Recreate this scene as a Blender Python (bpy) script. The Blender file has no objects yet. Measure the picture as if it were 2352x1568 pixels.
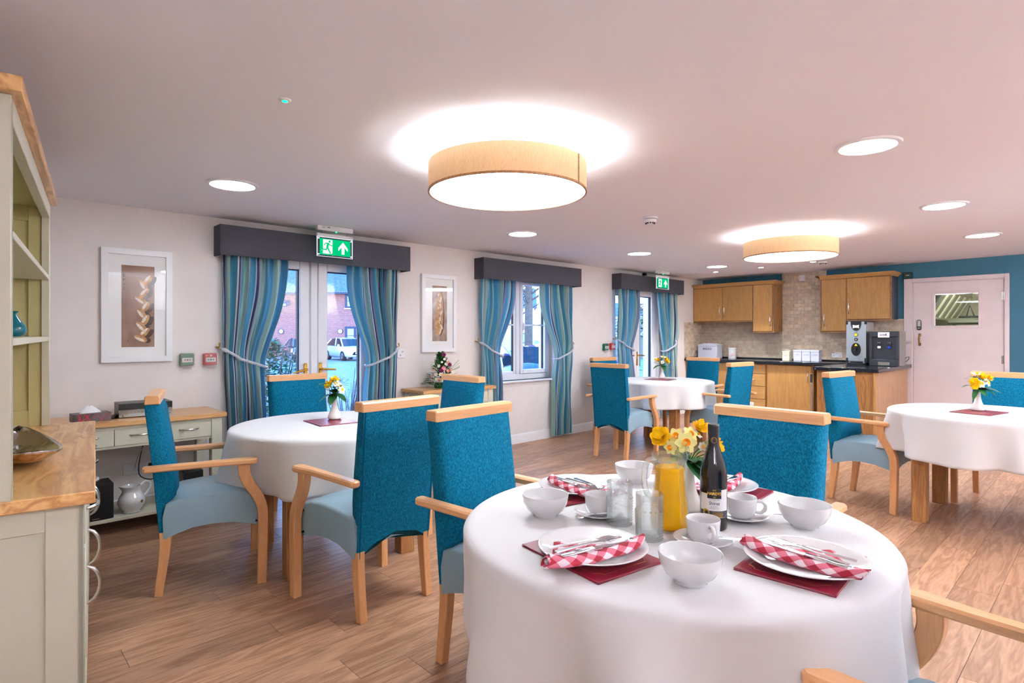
import bpy, math, random
from mathutils import Vector, Matrix
random.seed(7)
PI = math.pi
sc = bpy.context.scene
COL = sc.collection

# ---------------------------------------------------------------- camera, sky, exposure
cd = bpy.data.cameras.new('camera'); cam = bpy.data.objects.new('camera', cd); COL.objects.link(cam)
cd.sensor_width = 36; cd.lens = 36 * 1327 / 2352; cd.shift_y = -16 / 2352; cd.clip_start = .02; cd.clip_end = 400
cam.location = (0, 0, 1.34); cam.rotation_euler = (PI / 2, 0, math.radians(46.5 - 90))
sc.camera = cam
sc.view_settings.view_transform = 'Standard'; sc.view_settings.look = 'None'
sc.view_settings.gamma = 1; sc.view_settings.use_curve_mapping = False
sc.view_settings.exposure = EXPOSURE = 1.16

W = bpy.data.worlds.new('dusk_sky'); sc.world = W; W.use_nodes = True
nt = W.node_tree; nt.nodes.clear()
tc = nt.nodes.new('ShaderNodeTexCoord'); sp = nt.nodes.new('ShaderNodeSeparateXYZ')
rp = nt.nodes.new('ShaderNodeValToRGB'); bg = nt.nodes.new('ShaderNodeBackground'); wo = nt.nodes.new('ShaderNodeOutputWorld')
nt.links.new(tc.outputs['Generated'], sp.inputs[0]); nt.links.new(sp.outputs['Z'], rp.inputs[0])
nt.links.new(rp.outputs[0], bg.inputs[0]); nt.links.new(bg.outputs[0], wo.inputs[0])
rp.color_ramp.elements[0].position = .0; rp.color_ramp.elements[0].color = (.98, .90, .85, 1)
rp.color_ramp.elements[1].position = .42; rp.color_ramp.elements[1].color = (.10, .38, 1, 1)
e = rp.color_ramp.elements.new(.13); e.color = (.80, .82, .95, 1)
bg.inputs[1].default_value = 4.0

# ---------------------------------------------------------------- materials
def lin(c):
    return tuple((x / 255 / 12.92 if x / 255 <= .04045 else ((x / 255 + .055) / 1.055) ** 2.4) for x in c) + (1,)
M = {}
def mat(name, c, rough=.5, metal=0., spec=.5, vary=0., scale=30., bump=0., bscale=None, coat=0., trans=0., ior=1.45,
        sheen=0., stretch=(1, 1, 1), emit=None, estr=0., c2=None, rnd=0., detail=4., alpha=None, lo=.35, hi=.65):
    m = bpy.data.materials.new(name); m.use_nodes = True; t = m.node_tree; N = t.nodes; L = t.links
    b = N['Principled BSDF']; c = lin(c)
    b.inputs['Base Color'].default_value = c; b.inputs['Roughness'].default_value = rough
    b.inputs['Metallic'].default_value = metal; b.inputs['Specular IOR Level'].default_value = spec
    b.inputs['Coat Weight'].default_value = coat; b.inputs['Transmission Weight'].default_value = trans
    b.inputs['IOR'].default_value = ior; b.inputs['Sheen Weight'].default_value = sheen
    if emit: b.inputs['Emission Color'].default_value = lin(emit); b.inputs['Emission Strength'].default_value = estr
    if vary or c2 or bump or rnd:
        tcx = N.new('ShaderNodeTexCoord'); mp = N.new('ShaderNodeMapping'); mp.inputs['Scale'].default_value = stretch
        L.new(tcx.outputs['Object'], mp.inputs[0])
        if rnd:
            oi = N.new('ShaderNodeObjectInfo'); va = N.new('ShaderNodeVectorMath'); va.operation = 'SCALE'
            va.inputs[0].default_value = (37, 91, 53); L.new(oi.outputs['Random'], va.inputs['Scale']); L.new(va.outputs[0], mp.inputs['Location'])
        nz = N.new('ShaderNodeTexNoise'); nz.inputs['Scale'].default_value = scale; nz.inputs['Detail'].default_value = detail
        L.new(mp.outputs[0], nz.inputs['Vector'])
        src = None
        if vary or c2:
            r = N.new('ShaderNodeValToRGB'); r.color_ramp.elements[0].position = lo; r.color_ramp.elements[1].position = hi
            a = tuple(min(1, x * (1 - vary)) for x in c[:3]) + (1,); z = lin(c2) if c2 else tuple(min(1, x * (1 + vary)) for x in c[:3]) + (1,)
            if c2: a = c
            r.color_ramp.elements[0].color = a; r.color_ramp.elements[1].color = z
            L.new(nz.outputs['Fac'], r.inputs[0]); src = r.outputs[0]
        if rnd:
            mx = N.new('ShaderNodeMix'); mx.data_type = 'RGBA'; mx.blend_type = 'MULTIPLY'; mx.inputs[0].default_value = 1
            r2 = N.new('ShaderNodeMapRange'); r2.inputs['To Min'].default_value = 1 - rnd; r2.inputs['To Max'].default_value = 1 + rnd * .35
            L.new(oi.outputs['Random'], r2.inputs[0])
            if src: L.new(src, mx.inputs[6])
            else: mx.inputs[6].default_value = c
            L.new(r2.outputs[0], mx.inputs[7]); src = mx.outputs[2]
        if src: L.new(src, b.inputs['Base Color'])
        if bump:
            bp = N.new('ShaderNodeBump'); bp.inputs['Strength'].default_value = bump; bp.inputs['Distance'].default_value = .003
            if bscale:
                n2 = N.new('ShaderNodeTexNoise'); n2.inputs['Scale'].default_value = bscale; L.new(mp.outputs[0], n2.inputs['Vector']); L.new(n2.outputs['Fac'], bp.inputs['Height'])
            else: L.new(nz.outputs['Fac'], bp.inputs['Height'])
            L.new(bp.outputs[0], b.inputs['Normal'])
    M[name] = m
    return m
def wood(name, c1, c2, axis='X', scale=9., rough=.4, rnd=0., rings=.5, coat=0., st=12.):
    """grain along one axis: stretched noise bent by a second noise, plus cathedral bands"""
    m = bpy.data.materials.new(name); m.use_nodes = True; t = m.node_tree; N = t.nodes; L = t.links; b = N['Principled BSDF']
    tcx = N.new('ShaderNodeTexCoord'); mp = N.new('ShaderNodeMapping')
    s = {'X': (1, st, st), 'Y': (st, 1, st), 'Z': (st, st, 1)}[axis]
    mp.inputs['Scale'].default_value = s; L.new(tcx.outputs['Object'], mp.inputs[0])
    if rnd:
        oi = N.new('ShaderNodeObjectInfo'); va = N.new('ShaderNodeVectorMath'); va.operation = 'SCALE'
        va.inputs[0].default_value = (37, 91, 53); L.new(oi.outputs['Random'], va.inputs['Scale']); L.new(va.outputs[0], mp.inputs['Location'])
    n1 = N.new('ShaderNodeTexNoise'); n1.inputs['Scale'].default_value = scale * .35; n1.inputs['Detail'].default_value = 3; n1.inputs['Distortion'].default_value = .6
    L.new(mp.outputs[0], n1.inputs['Vector'])
    mu = N.new('ShaderNodeMath'); mu.operation = 'MULTIPLY'; mu.inputs[1].default_value = 9; L.new(n1.outputs['Fac'], mu.inputs[0])
    fr = N.new('ShaderNodeMath'); fr.operation = 'PINGPONG'; fr.inputs[1].default_value = 1; L.new(mu.outputs[0], fr.inputs[0])
    n2 = N.new('ShaderNodeTexNoise'); n2.inputs['Scale'].default_value = scale * 2.2; n2.inputs['Detail'].default_value = 6; L.new(mp.outputs[0], n2.inputs['Vector'])
    mi = N.new('ShaderNodeMix'); mi.data_type = 'FLOAT'; mi.inputs[0].default_value = rings; L.new(n2.outputs['Fac'], mi.inputs[2]); L.new(fr.outputs[0], mi.inputs[3])
    r = N.new('ShaderNodeValToRGB'); r.color_ramp.elements[0].position = .22; r.color_ramp.elements[1].position = .78
    r.color_ramp.elements[0].color = lin(c2); r.color_ramp.elements[1].color = lin(c1); L.new(mi.outputs[0], r.inputs[0]); src = r.outputs[0]
    if rnd:
        mx = N.new('ShaderNodeMix'); mx.data_type = 'RGBA'; mx.blend_type = 'MULTIPLY'; mx.inputs[0].default_value = 1
        r2 = N.new('ShaderNodeMapRange'); r2.inputs['To Min'].default_value = 1 - rnd; r2.inputs['To Max'].default_value = 1 + rnd * .4
        L.new(oi.outputs['Random'], r2.inputs[0]); L.new(src, mx.inputs[6]); L.new(r2.outputs[0], mx.inputs[7]); src = mx.outputs[2]
    L.new(src, b.inputs['Base Color']); b.inputs['Roughness'].default_value = rough; b.inputs['Coat Weight'].default_value = coat
    bp = N.new('ShaderNodeBump'); bp.inputs['Strength'].default_value = .08; bp.inputs['Distance'].default_value = .002
    L.new(n2.outputs['Fac'], bp.inputs['Height']); L.new(bp.outputs[0], b.inputs['Normal'])
    M[name] = m; return m
def emis(name, c, s):
    m = bpy.data.materials.new(name); m.use_nodes = True; t = m.node_tree; t.nodes.clear()
    e = t.nodes.new('ShaderNodeEmission'); o = t.nodes.new('ShaderNodeOutputMaterial'); e.inputs[0].default_value = c if len(c) == 4 else lin(c); e.inputs[1].default_value = s
    t.links.new(e.outputs[0], o.inputs[0]); M[name] = m; return m
def clear(name, tint=(255, 255, 255), gloss=.06, rough=.02, mixglass=0.):
    m = bpy.data.materials.new(name); m.use_nodes = True; t = m.node_tree; t.nodes.clear(); N = t.nodes
    tr = N.new('ShaderNodeBsdfTransparent'); tr.inputs[0].default_value = lin(tint)
    gl = N.new('ShaderNodeBsdfGlossy'); gl.inputs['Roughness'].default_value = rough
    if mixglass:
        gl = N.new('ShaderNodeBsdfGlass'); gl.inputs['IOR'].default_value = 1.45; gl.inputs['Roughness'].default_value = rough; gl.inputs[0].default_value = lin(tint)
    mx = N.new('ShaderNodeMixShader'); o = N.new('ShaderNodeOutputMaterial'); mx.inputs[0].default_value = mixglass or gloss
    t.links.new(tr.outputs[0], mx.inputs[1]); t.links.new(gl.outputs[0], mx.inputs[2]); t.links.new(mx.outputs[0], o.inputs[0]); M[name] = m; return m
def addtranslucent(name, f, c):
    t = M[name].node_tree; N = t.nodes; b = N['Principled BSDF']; o = next(n for n in N if n.type == 'OUTPUT_MATERIAL')
    tl = N.new('ShaderNodeBsdfTranslucent'); tl.inputs[0].default_value = lin(c); mx = N.new('ShaderNodeMixShader'); mx.inputs[0].default_value = f
    src = b.inputs['Base Color'].links
    if src and c is None: pass
    t.links.new(b.outputs[0], mx.inputs[1]); t.links.new(tl.outputs[0], mx.inputs[2]); t.links.new(mx.outputs[0], o.inputs['Surface'])
    return tl

mat('wall_paint', (232, 223, 220), .85, vary=.02, scale=6, bump=.05, bscale=90)
mat('wall_teal', (52, 98, 118), .8, bump=.04, bscale=90)
mat('ceiling_paint', (238, 235, 242), .9, bump=.04, bscale=60)
mat('white_gloss', (238, 236, 238), .3)
mat('upvc', (236, 238, 244), .28)
mat('door_paint', (232, 218, 220), .45, vary=.03, scale=5)
mat('pelmet_cloth', (66, 64, 72), .95, vary=.15, scale=220, bump=.2)
mat('teal_cloth', (0, 75, 106), .9, c2=(12, 110, 140), scale=170, bump=.35, spec=.15, detail=8, stretch=(1, 1, .6), lo=.36, hi=.66)
mat('teal_side', (0, 74, 108), .9, spec=.15)
mat('leather', (136, 162, 176), .38, vary=.03, scale=9, bump=.06, bscale=260)
wood('beech', (226, 172, 122), (212, 152, 100), 'Y', 8, .38, rings=.25, coat=.15)
wood('beech_x', (226, 172, 122), (212, 152, 100), 'X', 8, .38, rings=.25, coat=.15)
wood('beech_z', (216, 160, 108), (202, 140, 88), 'Z', 8, .38, rings=.25, coat=.15)
wood('oak_leg', (176, 122, 70), (140, 92, 48), 'Z', 7, .45, rings=.5)
wood('oak_top', (232, 184, 122), (194, 138, 82), 'Y', 5, .35, rings=.62, coat=.15, st=7)
wood('oak_top_x', (222, 172, 114), (190, 136, 82), 'X', 6, .35, rings=.4, coat=.15)
wood('oak_dark', (150, 108, 70), (112, 78, 48), 'Y', 6, .5)
wood('oak_unit', (190, 142, 82), (170, 122, 66), 'Z', 5, .42, rings=.4, rnd=.12)
wood('oak_unit_h', (192, 144, 84), (172, 124, 68), 'Y', 5, .42, rings=.4)
wood('oak_panel', (168, 116, 62), (134, 88, 44), 'Z', 5, .45, rings=.6, rnd=.1)
wood('oak_pale', (196, 152, 116), (170, 126, 92), 'Z', 6, .5, rings=.4)
wood('plank', (198, 152, 120), (156, 111, 83), 'X', 5.5, .36, rnd=.26, rings=.5, st=9)
wood('veneer', (238, 204, 160), (206, 162, 112), 'Z', 26, .6, rings=.15, st=14)
addtranslucent('veneer', .07, (255, 226, 190))
mat('underfloor', (70, 52, 42), .8)
mat('cream_paint', (208, 204, 184), .42, vary=.015, scale=5)
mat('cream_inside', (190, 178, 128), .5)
mat('chrome', (225, 226, 230), .13, metal=1)
mat('nickel', (200, 198, 192), .24, metal=1)
mat('brass', (196, 150, 62), .25, metal=1)
mat('old_brass', (140, 102, 56), .4, metal=1)
mat('steel', (196, 206, 216), .26, metal=.75, bump=.03, scale=3)
mat('black_plastic', (22, 23, 27), .35)
mat('charcoal', (44, 46, 54), .42)
mat('black_top', (27, 29, 36), .16, vary=.3, scale=240)
mat('dark', (12, 12, 14), .6)
mat('tablecloth', (220, 216, 216), .8, bump=.06, scale=26, sheen=.2)
mat('china', (228, 226, 226), .1, coat=.5)
mat('burgundy', (128, 14, 40), .3, vary=.1, scale=8)
mat('gold', (190, 150, 60), .3, metal=1)
mat('red_plastic', (204, 42, 52), .3); mat('green_plastic', (20, 118, 84), .3); mat('white_plastic', (236, 234, 238), .35)
mat('label_white', (240, 238, 238), .5); mat('ink', (34, 34, 44), .6); mat('ink_grey', (120, 118, 128), .6); mat('ink_gold', (226, 178, 70), .35)
clear('pane', (250, 252, 255), .05); clear('cover', (250, 250, 250), .12, .1); clear('picture_glass', (255, 255, 255), .03)
clear('acrylic', (225, 240, 255), .12)
clear('glassware', (250, 252, 252), rough=.0, mixglass=.46)
clear('jug_glass', (250, 252, 250), rough=.0, mixglass=.27)
mat('juice', (255, 204, 0), .35); addtranslucent('juice', .45, (255, 206, 0)); mat('wine', (12, 11, 16), .07, coat=.2)
mat('vase_white', (240, 232, 226), .2, coat=.3); mat('vase_blue', (28, 150, 170), .05, trans=.55, coat=.5)
mat('leaf_dark', (22, 70, 34), .45, c2=(40, 100, 50), scale=12); mat('leaf_mid', (60, 120, 50), .5, c2=(90, 150, 70), scale=14)
mat('yellow', (255, 196, 0), .6, c2=(255, 214, 20), scale=30); mat('pale_yellow', (250, 244, 160), .6); mat('orange', (255, 160, 0), .6)
mat('petal_white', (248, 246, 240), .6); mat('pink', (240, 130, 165), .6, c2=(248, 180, 190), scale=30); mat('peach', (246, 178, 160), .6); mat('magenta', (130, 16, 78), .7)
mat('rope', (196, 196, 206), .8); mat('rubber', (24, 24, 26), .6)
mat('grout', (222, 206, 190), .9)
mat('tile', (204, 178, 150), .6, c2=(222, 204, 184), scale=14, rnd=.24, bump=.1)
mat('silver_hammered', (205, 200, 200), .15, metal=1, bump=1., scale=46, stretch=(1, .22, 1))
wood('dish_wood', (176, 118, 60), (130, 82, 38), 'Y', 5, .25, coat=.5)
mat('led_green', (0, 255, 120), .5, emit=(0, 255, 130), estr=6)
emis('sign_green', (0, 190, 118), .55); emis('sign_white', (232, 236, 240), .55)
LAMP = (.86, .97, 1.045, 1)
emis('drum_light', LAMP, 10.2); emis('down_light', LAMP, 23.0); emis('spot_light', (.95, .97, 1, 1), 60.0)

# ---------------------------------------------------------------- mesh building
class MB:
    def __init__(s): s.v = []; s.f = []; s.m = []; s.uv = None; s.cur = 0; s.X = None
    def add(s, v, f):
        n = len(s.v)
        if s.X is not None: v = [s.X @ Vector(p) for p in v]
        s.v += [tuple(p) for p in v]; s.f += [tuple(i + n for i in q) for q in f]; s.m += [s.cur] * len(f)
        return s
    def box(s, x0, x1, y0, y1, z0, z1, b=0.):
        if x0 > x1: x0, x1 = x1, x0
        if y0 > y1: y0, y1 = y1, y0
        if z0 > z1: z0, z1 = z1, z0
        if not b:
            return s.add([(x0, y0, z0), (x1, y0, z0), (x1, y1, z0), (x0, y1, z0), (x0, y0, z1), (x1, y0, z1), (x1, y1, z1), (x0, y1, z1)],
                         [(0, 3, 2, 1), (4, 5, 6, 7), (0, 1, 5, 4), (1, 2, 6, 5), (2, 3, 7, 6), (3, 0, 4, 7)])
        b = min(b, (x1 - x0) * .45, (y1 - y0) * .45, (z1 - z0) * .45)
        P = ((x0, x1), (y0, y1), (z0, z1)); V = []; ix = {}
        for c in range(8):
            k = (c & 1, c >> 1 & 1, c >> 2 & 1)
            for a in range(3):
                p = [P[i][k[i]] + (0 if i == a else (b if k[i] == 0 else -b)) for i in range(3)]
                ix[k, a] = len(V); V.append(p)
        F = []
        def fix(q, out):
            p = [Vector(V[i]) for i in q]; n = (p[1] - p[0]).cross(p[2] - p[0])
            F.append(tuple(q) if n.dot(out) > 0 else tuple(q[::-1]))
        for a in range(3):
            o = [i for i in range(3) if i != a]
            for sgn in (0, 1):
                q = []
                for (u, w) in ((0, 0), (1, 0), (1, 1), (0, 1)):
                    k = [0, 0, 0]; k[a] = sgn; k[o[0]] = u; k[o[1]] = w; q.append(ix[tuple(k), a])
                d = Vector((0, 0, 0)); d[a] = 1 if sgn else -1; fix(q, d)
            for u in (0, 1):
                for w in (0, 1):
                    k0 = [0, 0, 0]; k0[o[0]] = u; k0[o[1]] = w; k1 = list(k0); k1[a] = 1
                    k0 = tuple(k0); k1 = tuple(k1)
                    d = Vector((0, 0, 0)); d[o[0]] = 1 if u else -1; d[o[1]] = 1 if w else -1
                    fix([ix[k0, o[0]], ix[k1, o[0]], ix[k1, o[1]], ix[k0, o[1]]], d)
        for c in range(8):
            k = (c & 1, c >> 1 & 1, c >> 2 & 1); fix([ix[k, 0], ix[k, 1], ix[k, 2]], Vector([1 if i else -1 for i in k]))
        return s.add(V, F)
    def prism(s, poly, a0, a1, axis='Z'):
        """poly of 2-D points; axis Z: (x,y), X: (y,z), Y: (x,z)"""
        ar = sum(poly[i - 1][0] * poly[i][1] - poly[i][0] * poly[i - 1][1] for i in range(len(poly)))
        if (ar < 0) != (axis == 'Y'): poly = poly[::-1]
        n = len(poly)
        def mk(p, a): return {'Z': (p[0], p[1], a), 'X': (a, p[0], p[1]), 'Y': (p[0], a, p[1])}[axis]
        v = [mk(p, a0) for p in poly] + [mk(p, a1) for p in poly]
        f = [tuple(range(n))[::-1], tuple(range(n, 2 * n))] + [(i, (i + 1) % n, n + (i + 1) % n, n + i) for i in range(n)]
        return s.add(v, f)
    def lathe(s, prof, n=24, c=(0, 0, 0), sx=1., sy=1.):
        """profile (r, z) bottom to top; r = 0 closes"""
        v = []; f = []; rows = []
        for r, z in prof:
            if r <= 1e-6: rows.append([len(v)]); v.append((c[0], c[1], c[2] + z))
            else:
                rows.append(list(range(len(v), len(v) + n)))
                v += [(c[0] + r * sx * math.cos(2 * PI * i / n), c[1] + r * sy * math.sin(2 * PI * i / n), c[2] + z) for i in range(n)]
        for A, B in zip(rows, rows[1:]):
            for i in range(n):
                j = (i + 1) % n
                if len(A) == 1 and len(B) == 1: continue
                if len(A) == 1: f.append((A[0], B[j], B[i]))
                elif len(B) == 1: f.append((A[i], A[j], B[0]))
                else: f.append((A[i], A[j], B[j], B[i]))
        return s.add(v, f)
    def cyl(s, p0, p1, r, n=16, r2=None): return s.tube([p0, p1], [r, r2 if r2 is not None else r], n)
    def tube(s, pts, r, n=8, cap=True, flat=1.):
        pts = [Vector(p) for p in pts]; R = r if isinstance(r, (list, tuple)) else [r] * len(pts)
        v = []; f = []; up = None
        for i, p in enumerate(pts):
            d = (pts[min(i + 1, len(pts) - 1)] - pts[max(i - 1, 0)]).normalized()
            if up is None:
                up = Vector((0, 0, 1)) if abs(d.z) < .9 else Vector((1, 0, 0))
            a = d.cross(up).normalized(); up = a.cross(d).normalized()
            v += [p + (a * math.cos(2 * PI * k / n) + up * math.sin(2 * PI * k / n) * flat) * R[i] for k in range(n)]
        for i in range(len(pts) - 1):
            for k in range(n): f.append((i * n + (k + 1) % n, i * n + k, (i + 1) * n + k, (i + 1) * n + (k + 1) % n))
        if cap: f.append(tuple(range(n))); f.append(tuple(range(len(v) - 1, len(v) - n - 1, -1)))
        return s.add(v, f)
    def grid(s, rows, closed=False, flip=False):
        w = len(rows[0]); v = [p for r in rows for p in r]; f = []
        for i in range(len(rows) - 1):
            for j in range(w if closed else w - 1):
                k = (j + 1) % w; q = (i * w + j, i * w + k, (i + 1) * w + k, (i + 1) * w + j); f.append(q[::-1] if flip else q)
        return s.add(v, f)
    def ball(s, c, r, n=12, m=8, sz=1.):
        return s.lathe([(r * math.sin(PI * i / m) if 0 < i < m else 0, -r * sz * math.cos(PI * i / m)) for i in range(m + 1)], n, c)
    def ribbon(s, pts, w, y, axis='Y', th=.001):
        """flat polyline of width w in the (x,z) plane"""
        for a, b in zip(pts, pts[1:]):
            d = Vector((b[0] - a[0], b[1] - a[1])); L = d.length or 1; d /= L; n = Vector((-d.y, d.x)) * w / 2; e = d * w * .28
            a2 = Vector(a) - e; b2 = Vector(b) + e
            s.prism([tuple(a2 + n), tuple(a2 - n), tuple(b2 - n), tuple(b2 + n)], y, y + th, axis)
        return s
def mesh_of(name, mb, m, angle=38):
    me = bpy.data.meshes.new(name); me.from_pydata(mb.v, [], mb.f)
    for x in (m if isinstance(m, (list, tuple)) else [m]): me.materials.append(M[x])
    if isinstance(m, (list, tuple)): me.polygons.foreach_set('material_index', mb.m)
    if mb.uv:
        uv = me.uv_layers.new(name='UVMap'); uv.data.foreach_set('uv', [c for l in me.loops for c in mb.uv[l.vertex_index]])
    me.shade_smooth(); me.set_sharp_from_angle(angle=math.radians(angle)); me.update()
    return me
def obj(name, mb, m, parent=None, loc=None, rz=0, angle=38):
    me = mb if isinstance(mb, bpy.types.Mesh) else mesh_of(name, mb, m, angle)
    o = bpy.data.objects.new(name, me); COL.objects.link(o)
    if parent: o.parent = parent
    if loc: o.location = loc
    if rz: o.rotation_euler.z = rz
    return o
def tag(o, label=None, cat=None, group=None, kind=None):
    if label: o['label'] = label
    if cat: o['category'] = cat
    if group: o['group'] = group
    if kind: o['kind'] = kind
    return o
def thing(name, label, cat, loc=(0, 0, 0), rz=0, group=None):
    o = bpy.data.objects.new(name, None); COL.objects.link(o); o.empty_display_size = .05
    o.location = loc; o.rotation_euler.z = rz; return tag(o, label, cat, group)
def struct(name, mb=None, m=None, parent=None):
    if mb is None:
        o = bpy.data.objects.new(name, None); COL.objects.link(o); o.empty_display_size = .05
    else: o = obj(name, mb, m, parent)
    o['kind'] = 'structure'; return o
KIDS = {}
def dup(root, loc, rz, label, group=None, only=None):
    r = root.copy(); COL.objects.link(r); r.location = loc; r.rotation_euler.z = rz; r['label'] = label
    if group: r['group'] = group
    for ch in root.children:
        c = ch.copy(); COL.objects.link(c); c.parent = r
        for g in ch.children:
            d = g.copy(); COL.objects.link(d); d.parent = c
    return r
def textmesh(s, size, align='CENTER', space=1.):
    cu = bpy.data.curves.new('lettering', 'FONT'); cu.body = s; cu.size = size; cu.align_x = align; cu.align_y = 'CENTER'; cu.space_character = space; cu.resolution_u = 2
    o = bpy.data.objects.new('lettering', cu); COL.objects.link(o); dg = bpy.context.evaluated_depsgraph_get(); dg.update()
    me = o.evaluated_get(dg).to_mesh(); v = [tuple(x.co) for x in me.vertices]; f = [tuple(p.vertices) for p in me.polygons]
    o.evaluated_get(dg).to_mesh_clear(); bpy.data.objects.remove(o); bpy.data.curves.remove(cu)
    return v, f
def lettering(mb, s, size, fn, align='CENTER', bold=0., space=1.):
    """flat letters mapped into 3-D by fn(x, y)"""
    v, f = textmesh(s, size, align, space)
    mb.add([fn(p[0], p[1]) for p in v], f)
    if bold:
        for d in ((bold, 0), (-bold, 0), (0, bold), (0, -bold)): mb.add([fn(p[0] + d[0], p[1] + d[1]) for p in v], f)
    return mb
def rot2(x, y, a): return x * math.cos(a) - y * math.sin(a), x * math.sin(a) + y * math.cos(a)
R_ = math.radians
# ---------------------------------------------------------------- room shell
YW, XK = 5.123, 9.544            # window wall, kitchen wall
WD = .30                         # wall thickness
def ceil_z(y): return 2.30 + .009 * (YW - y)
UX, UY = .1342, .9910            # direction of the dresser wall
ANG_D = math.atan2(UY, UX) - PI / 2
def dres(along, perp):           # along the dresser's front, perp towards the room
    return along * UX + perp * UY, along * UY - perp * UX
# floor: slab + planks
floor = struct('floor', MB().box(-2.2, 9.9, -2.0, 5.45, -.12, -.006), 'underfloor')
PW, PL = .178, 1.22
pm = {}
def plank_mesh(w, l):
    k = (round(w, 3), round(l, 3))
    if k not in pm: pm[k] = mesh_of('plank', MB().box(.0, k[1] - .0012, 0, k[0] - .0012, -.006, 0, .0009), 'plank')
    return pm[k]
FX = lambda x, y: (x * .6884 + y * .7254, x * .7254 - y * .6884)
rest = []
y = -1.7; row = 0; npl = 0
while y < YW + .0:
    off = (row * .437 + (row % 3) * .11) % PL
    x = -1.9 - off
    w = min(PW, YW + .02 - y)
    while x < XK:
        x0 = max(x, -1.9); x1 = min(x + PL, XK + .0); l = x1 - x0
        if l > .02:
            seen = False
            for a in (0, .5, 1):
                for b in (0, 1):
                    d, s = FX(x0 + a * l, y + b * w)
                    if d > .5 and abs(s / d) < .95 and 1.34 / d < .66: seen = True
            if seen and npl < 298:
                obj('plank', plank_mesh(w, l), 'plank', floor, (x0, y, 0)); npl += 1
            else: rest.append((x0, x0 + l - .0012, y, y + w - .0012))
        x += PL
    y += PW; row += 1
mb = MB()
for r in rest: mb.box(*r, -.006, 0, .0009)
o = obj('plank_remainder', mb, 'plank', floor); o['kind'] = 'stuff'

# ceiling, sloping by under one degree
struct('ceiling', MB().prism([(-2.2, ceil_z(-2.2)), (5.45, ceil_z(5.45)), (5.45, 2.62), (-2.2, 2.62)], -2.2, 9.9, 'X'), 'ceiling_paint')

# window wall (photo's left) with three openings
OPEN = [(1.735, 2.985, 0, 2.075), (4.46, 5.645, .775, 2.075), (6.875, 8.125, 0, 2.075)]
mb = MB(); xs = -.3
for (a, b, z0, z1) in OPEN:
    mb.box(xs, a, YW, YW + WD, -.1, 2.45)
    if z0 > 0: mb.box(a, b, YW, YW + WD, -.1, z0)
    mb.box(a, b, YW, YW + WD, z1, 2.45); xs = b
mb.box(xs, 9.9, YW, YW + WD, -.1, 2.45)
wall_left = struct('wall_left', mb, 'wall_paint')
# kitchen wall (teal) with the door opening; vision into the kitchen
mb = MB(); DO = (1.005, 1.995, 2.065)
mb.box(XK, XK + .25, DO[1], YW + .2, -.1, 2.45); mb.box(XK, XK + .25, -2.0, DO[0], -.1, 2.45); mb.box(XK, XK + .25, DO[0], DO[1], DO[2], 2.45)
wall_right = struct('wall_right', mb, 'wall_teal')
# dresser wall and the two walls behind the camera
a0, a1, a2, a3 = dres(-2.4, -.52), dres(5.3, -.52), dres(5.3, -.72), dres(-2.4, -.72)
struct('wall_dresser', MB().prism([a0, a1, a2, a3], -.1, 2.45, 'Z'), 'wall_paint')
struct('wall_rear', MB().box(-2.2, 9.9, -1.95, -1.7, -.1, 2.45), 'wall_paint')

# skirting on the window wall
mb = MB()
for x0, x1 in ((.2, 1.735), (2.985, 6.875), (8.125, 8.9)):
    mb.prism([(YW, 0), (YW - .018, 0), (YW - .018, .09), (YW - .010, .108), (YW - .006, .114), (YW, .116)], x0, x1, 'X')
struct('baseboard_left', mb, 'white_gloss')
mb = MB().prism([(XK, 0), (XK - .018, 0), (XK - .018, .09), (XK - .006, .114), (XK, .116)], -1.7, .94, 'Y')
struct('baseboard_right', mb, 'white_gloss')

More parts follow.
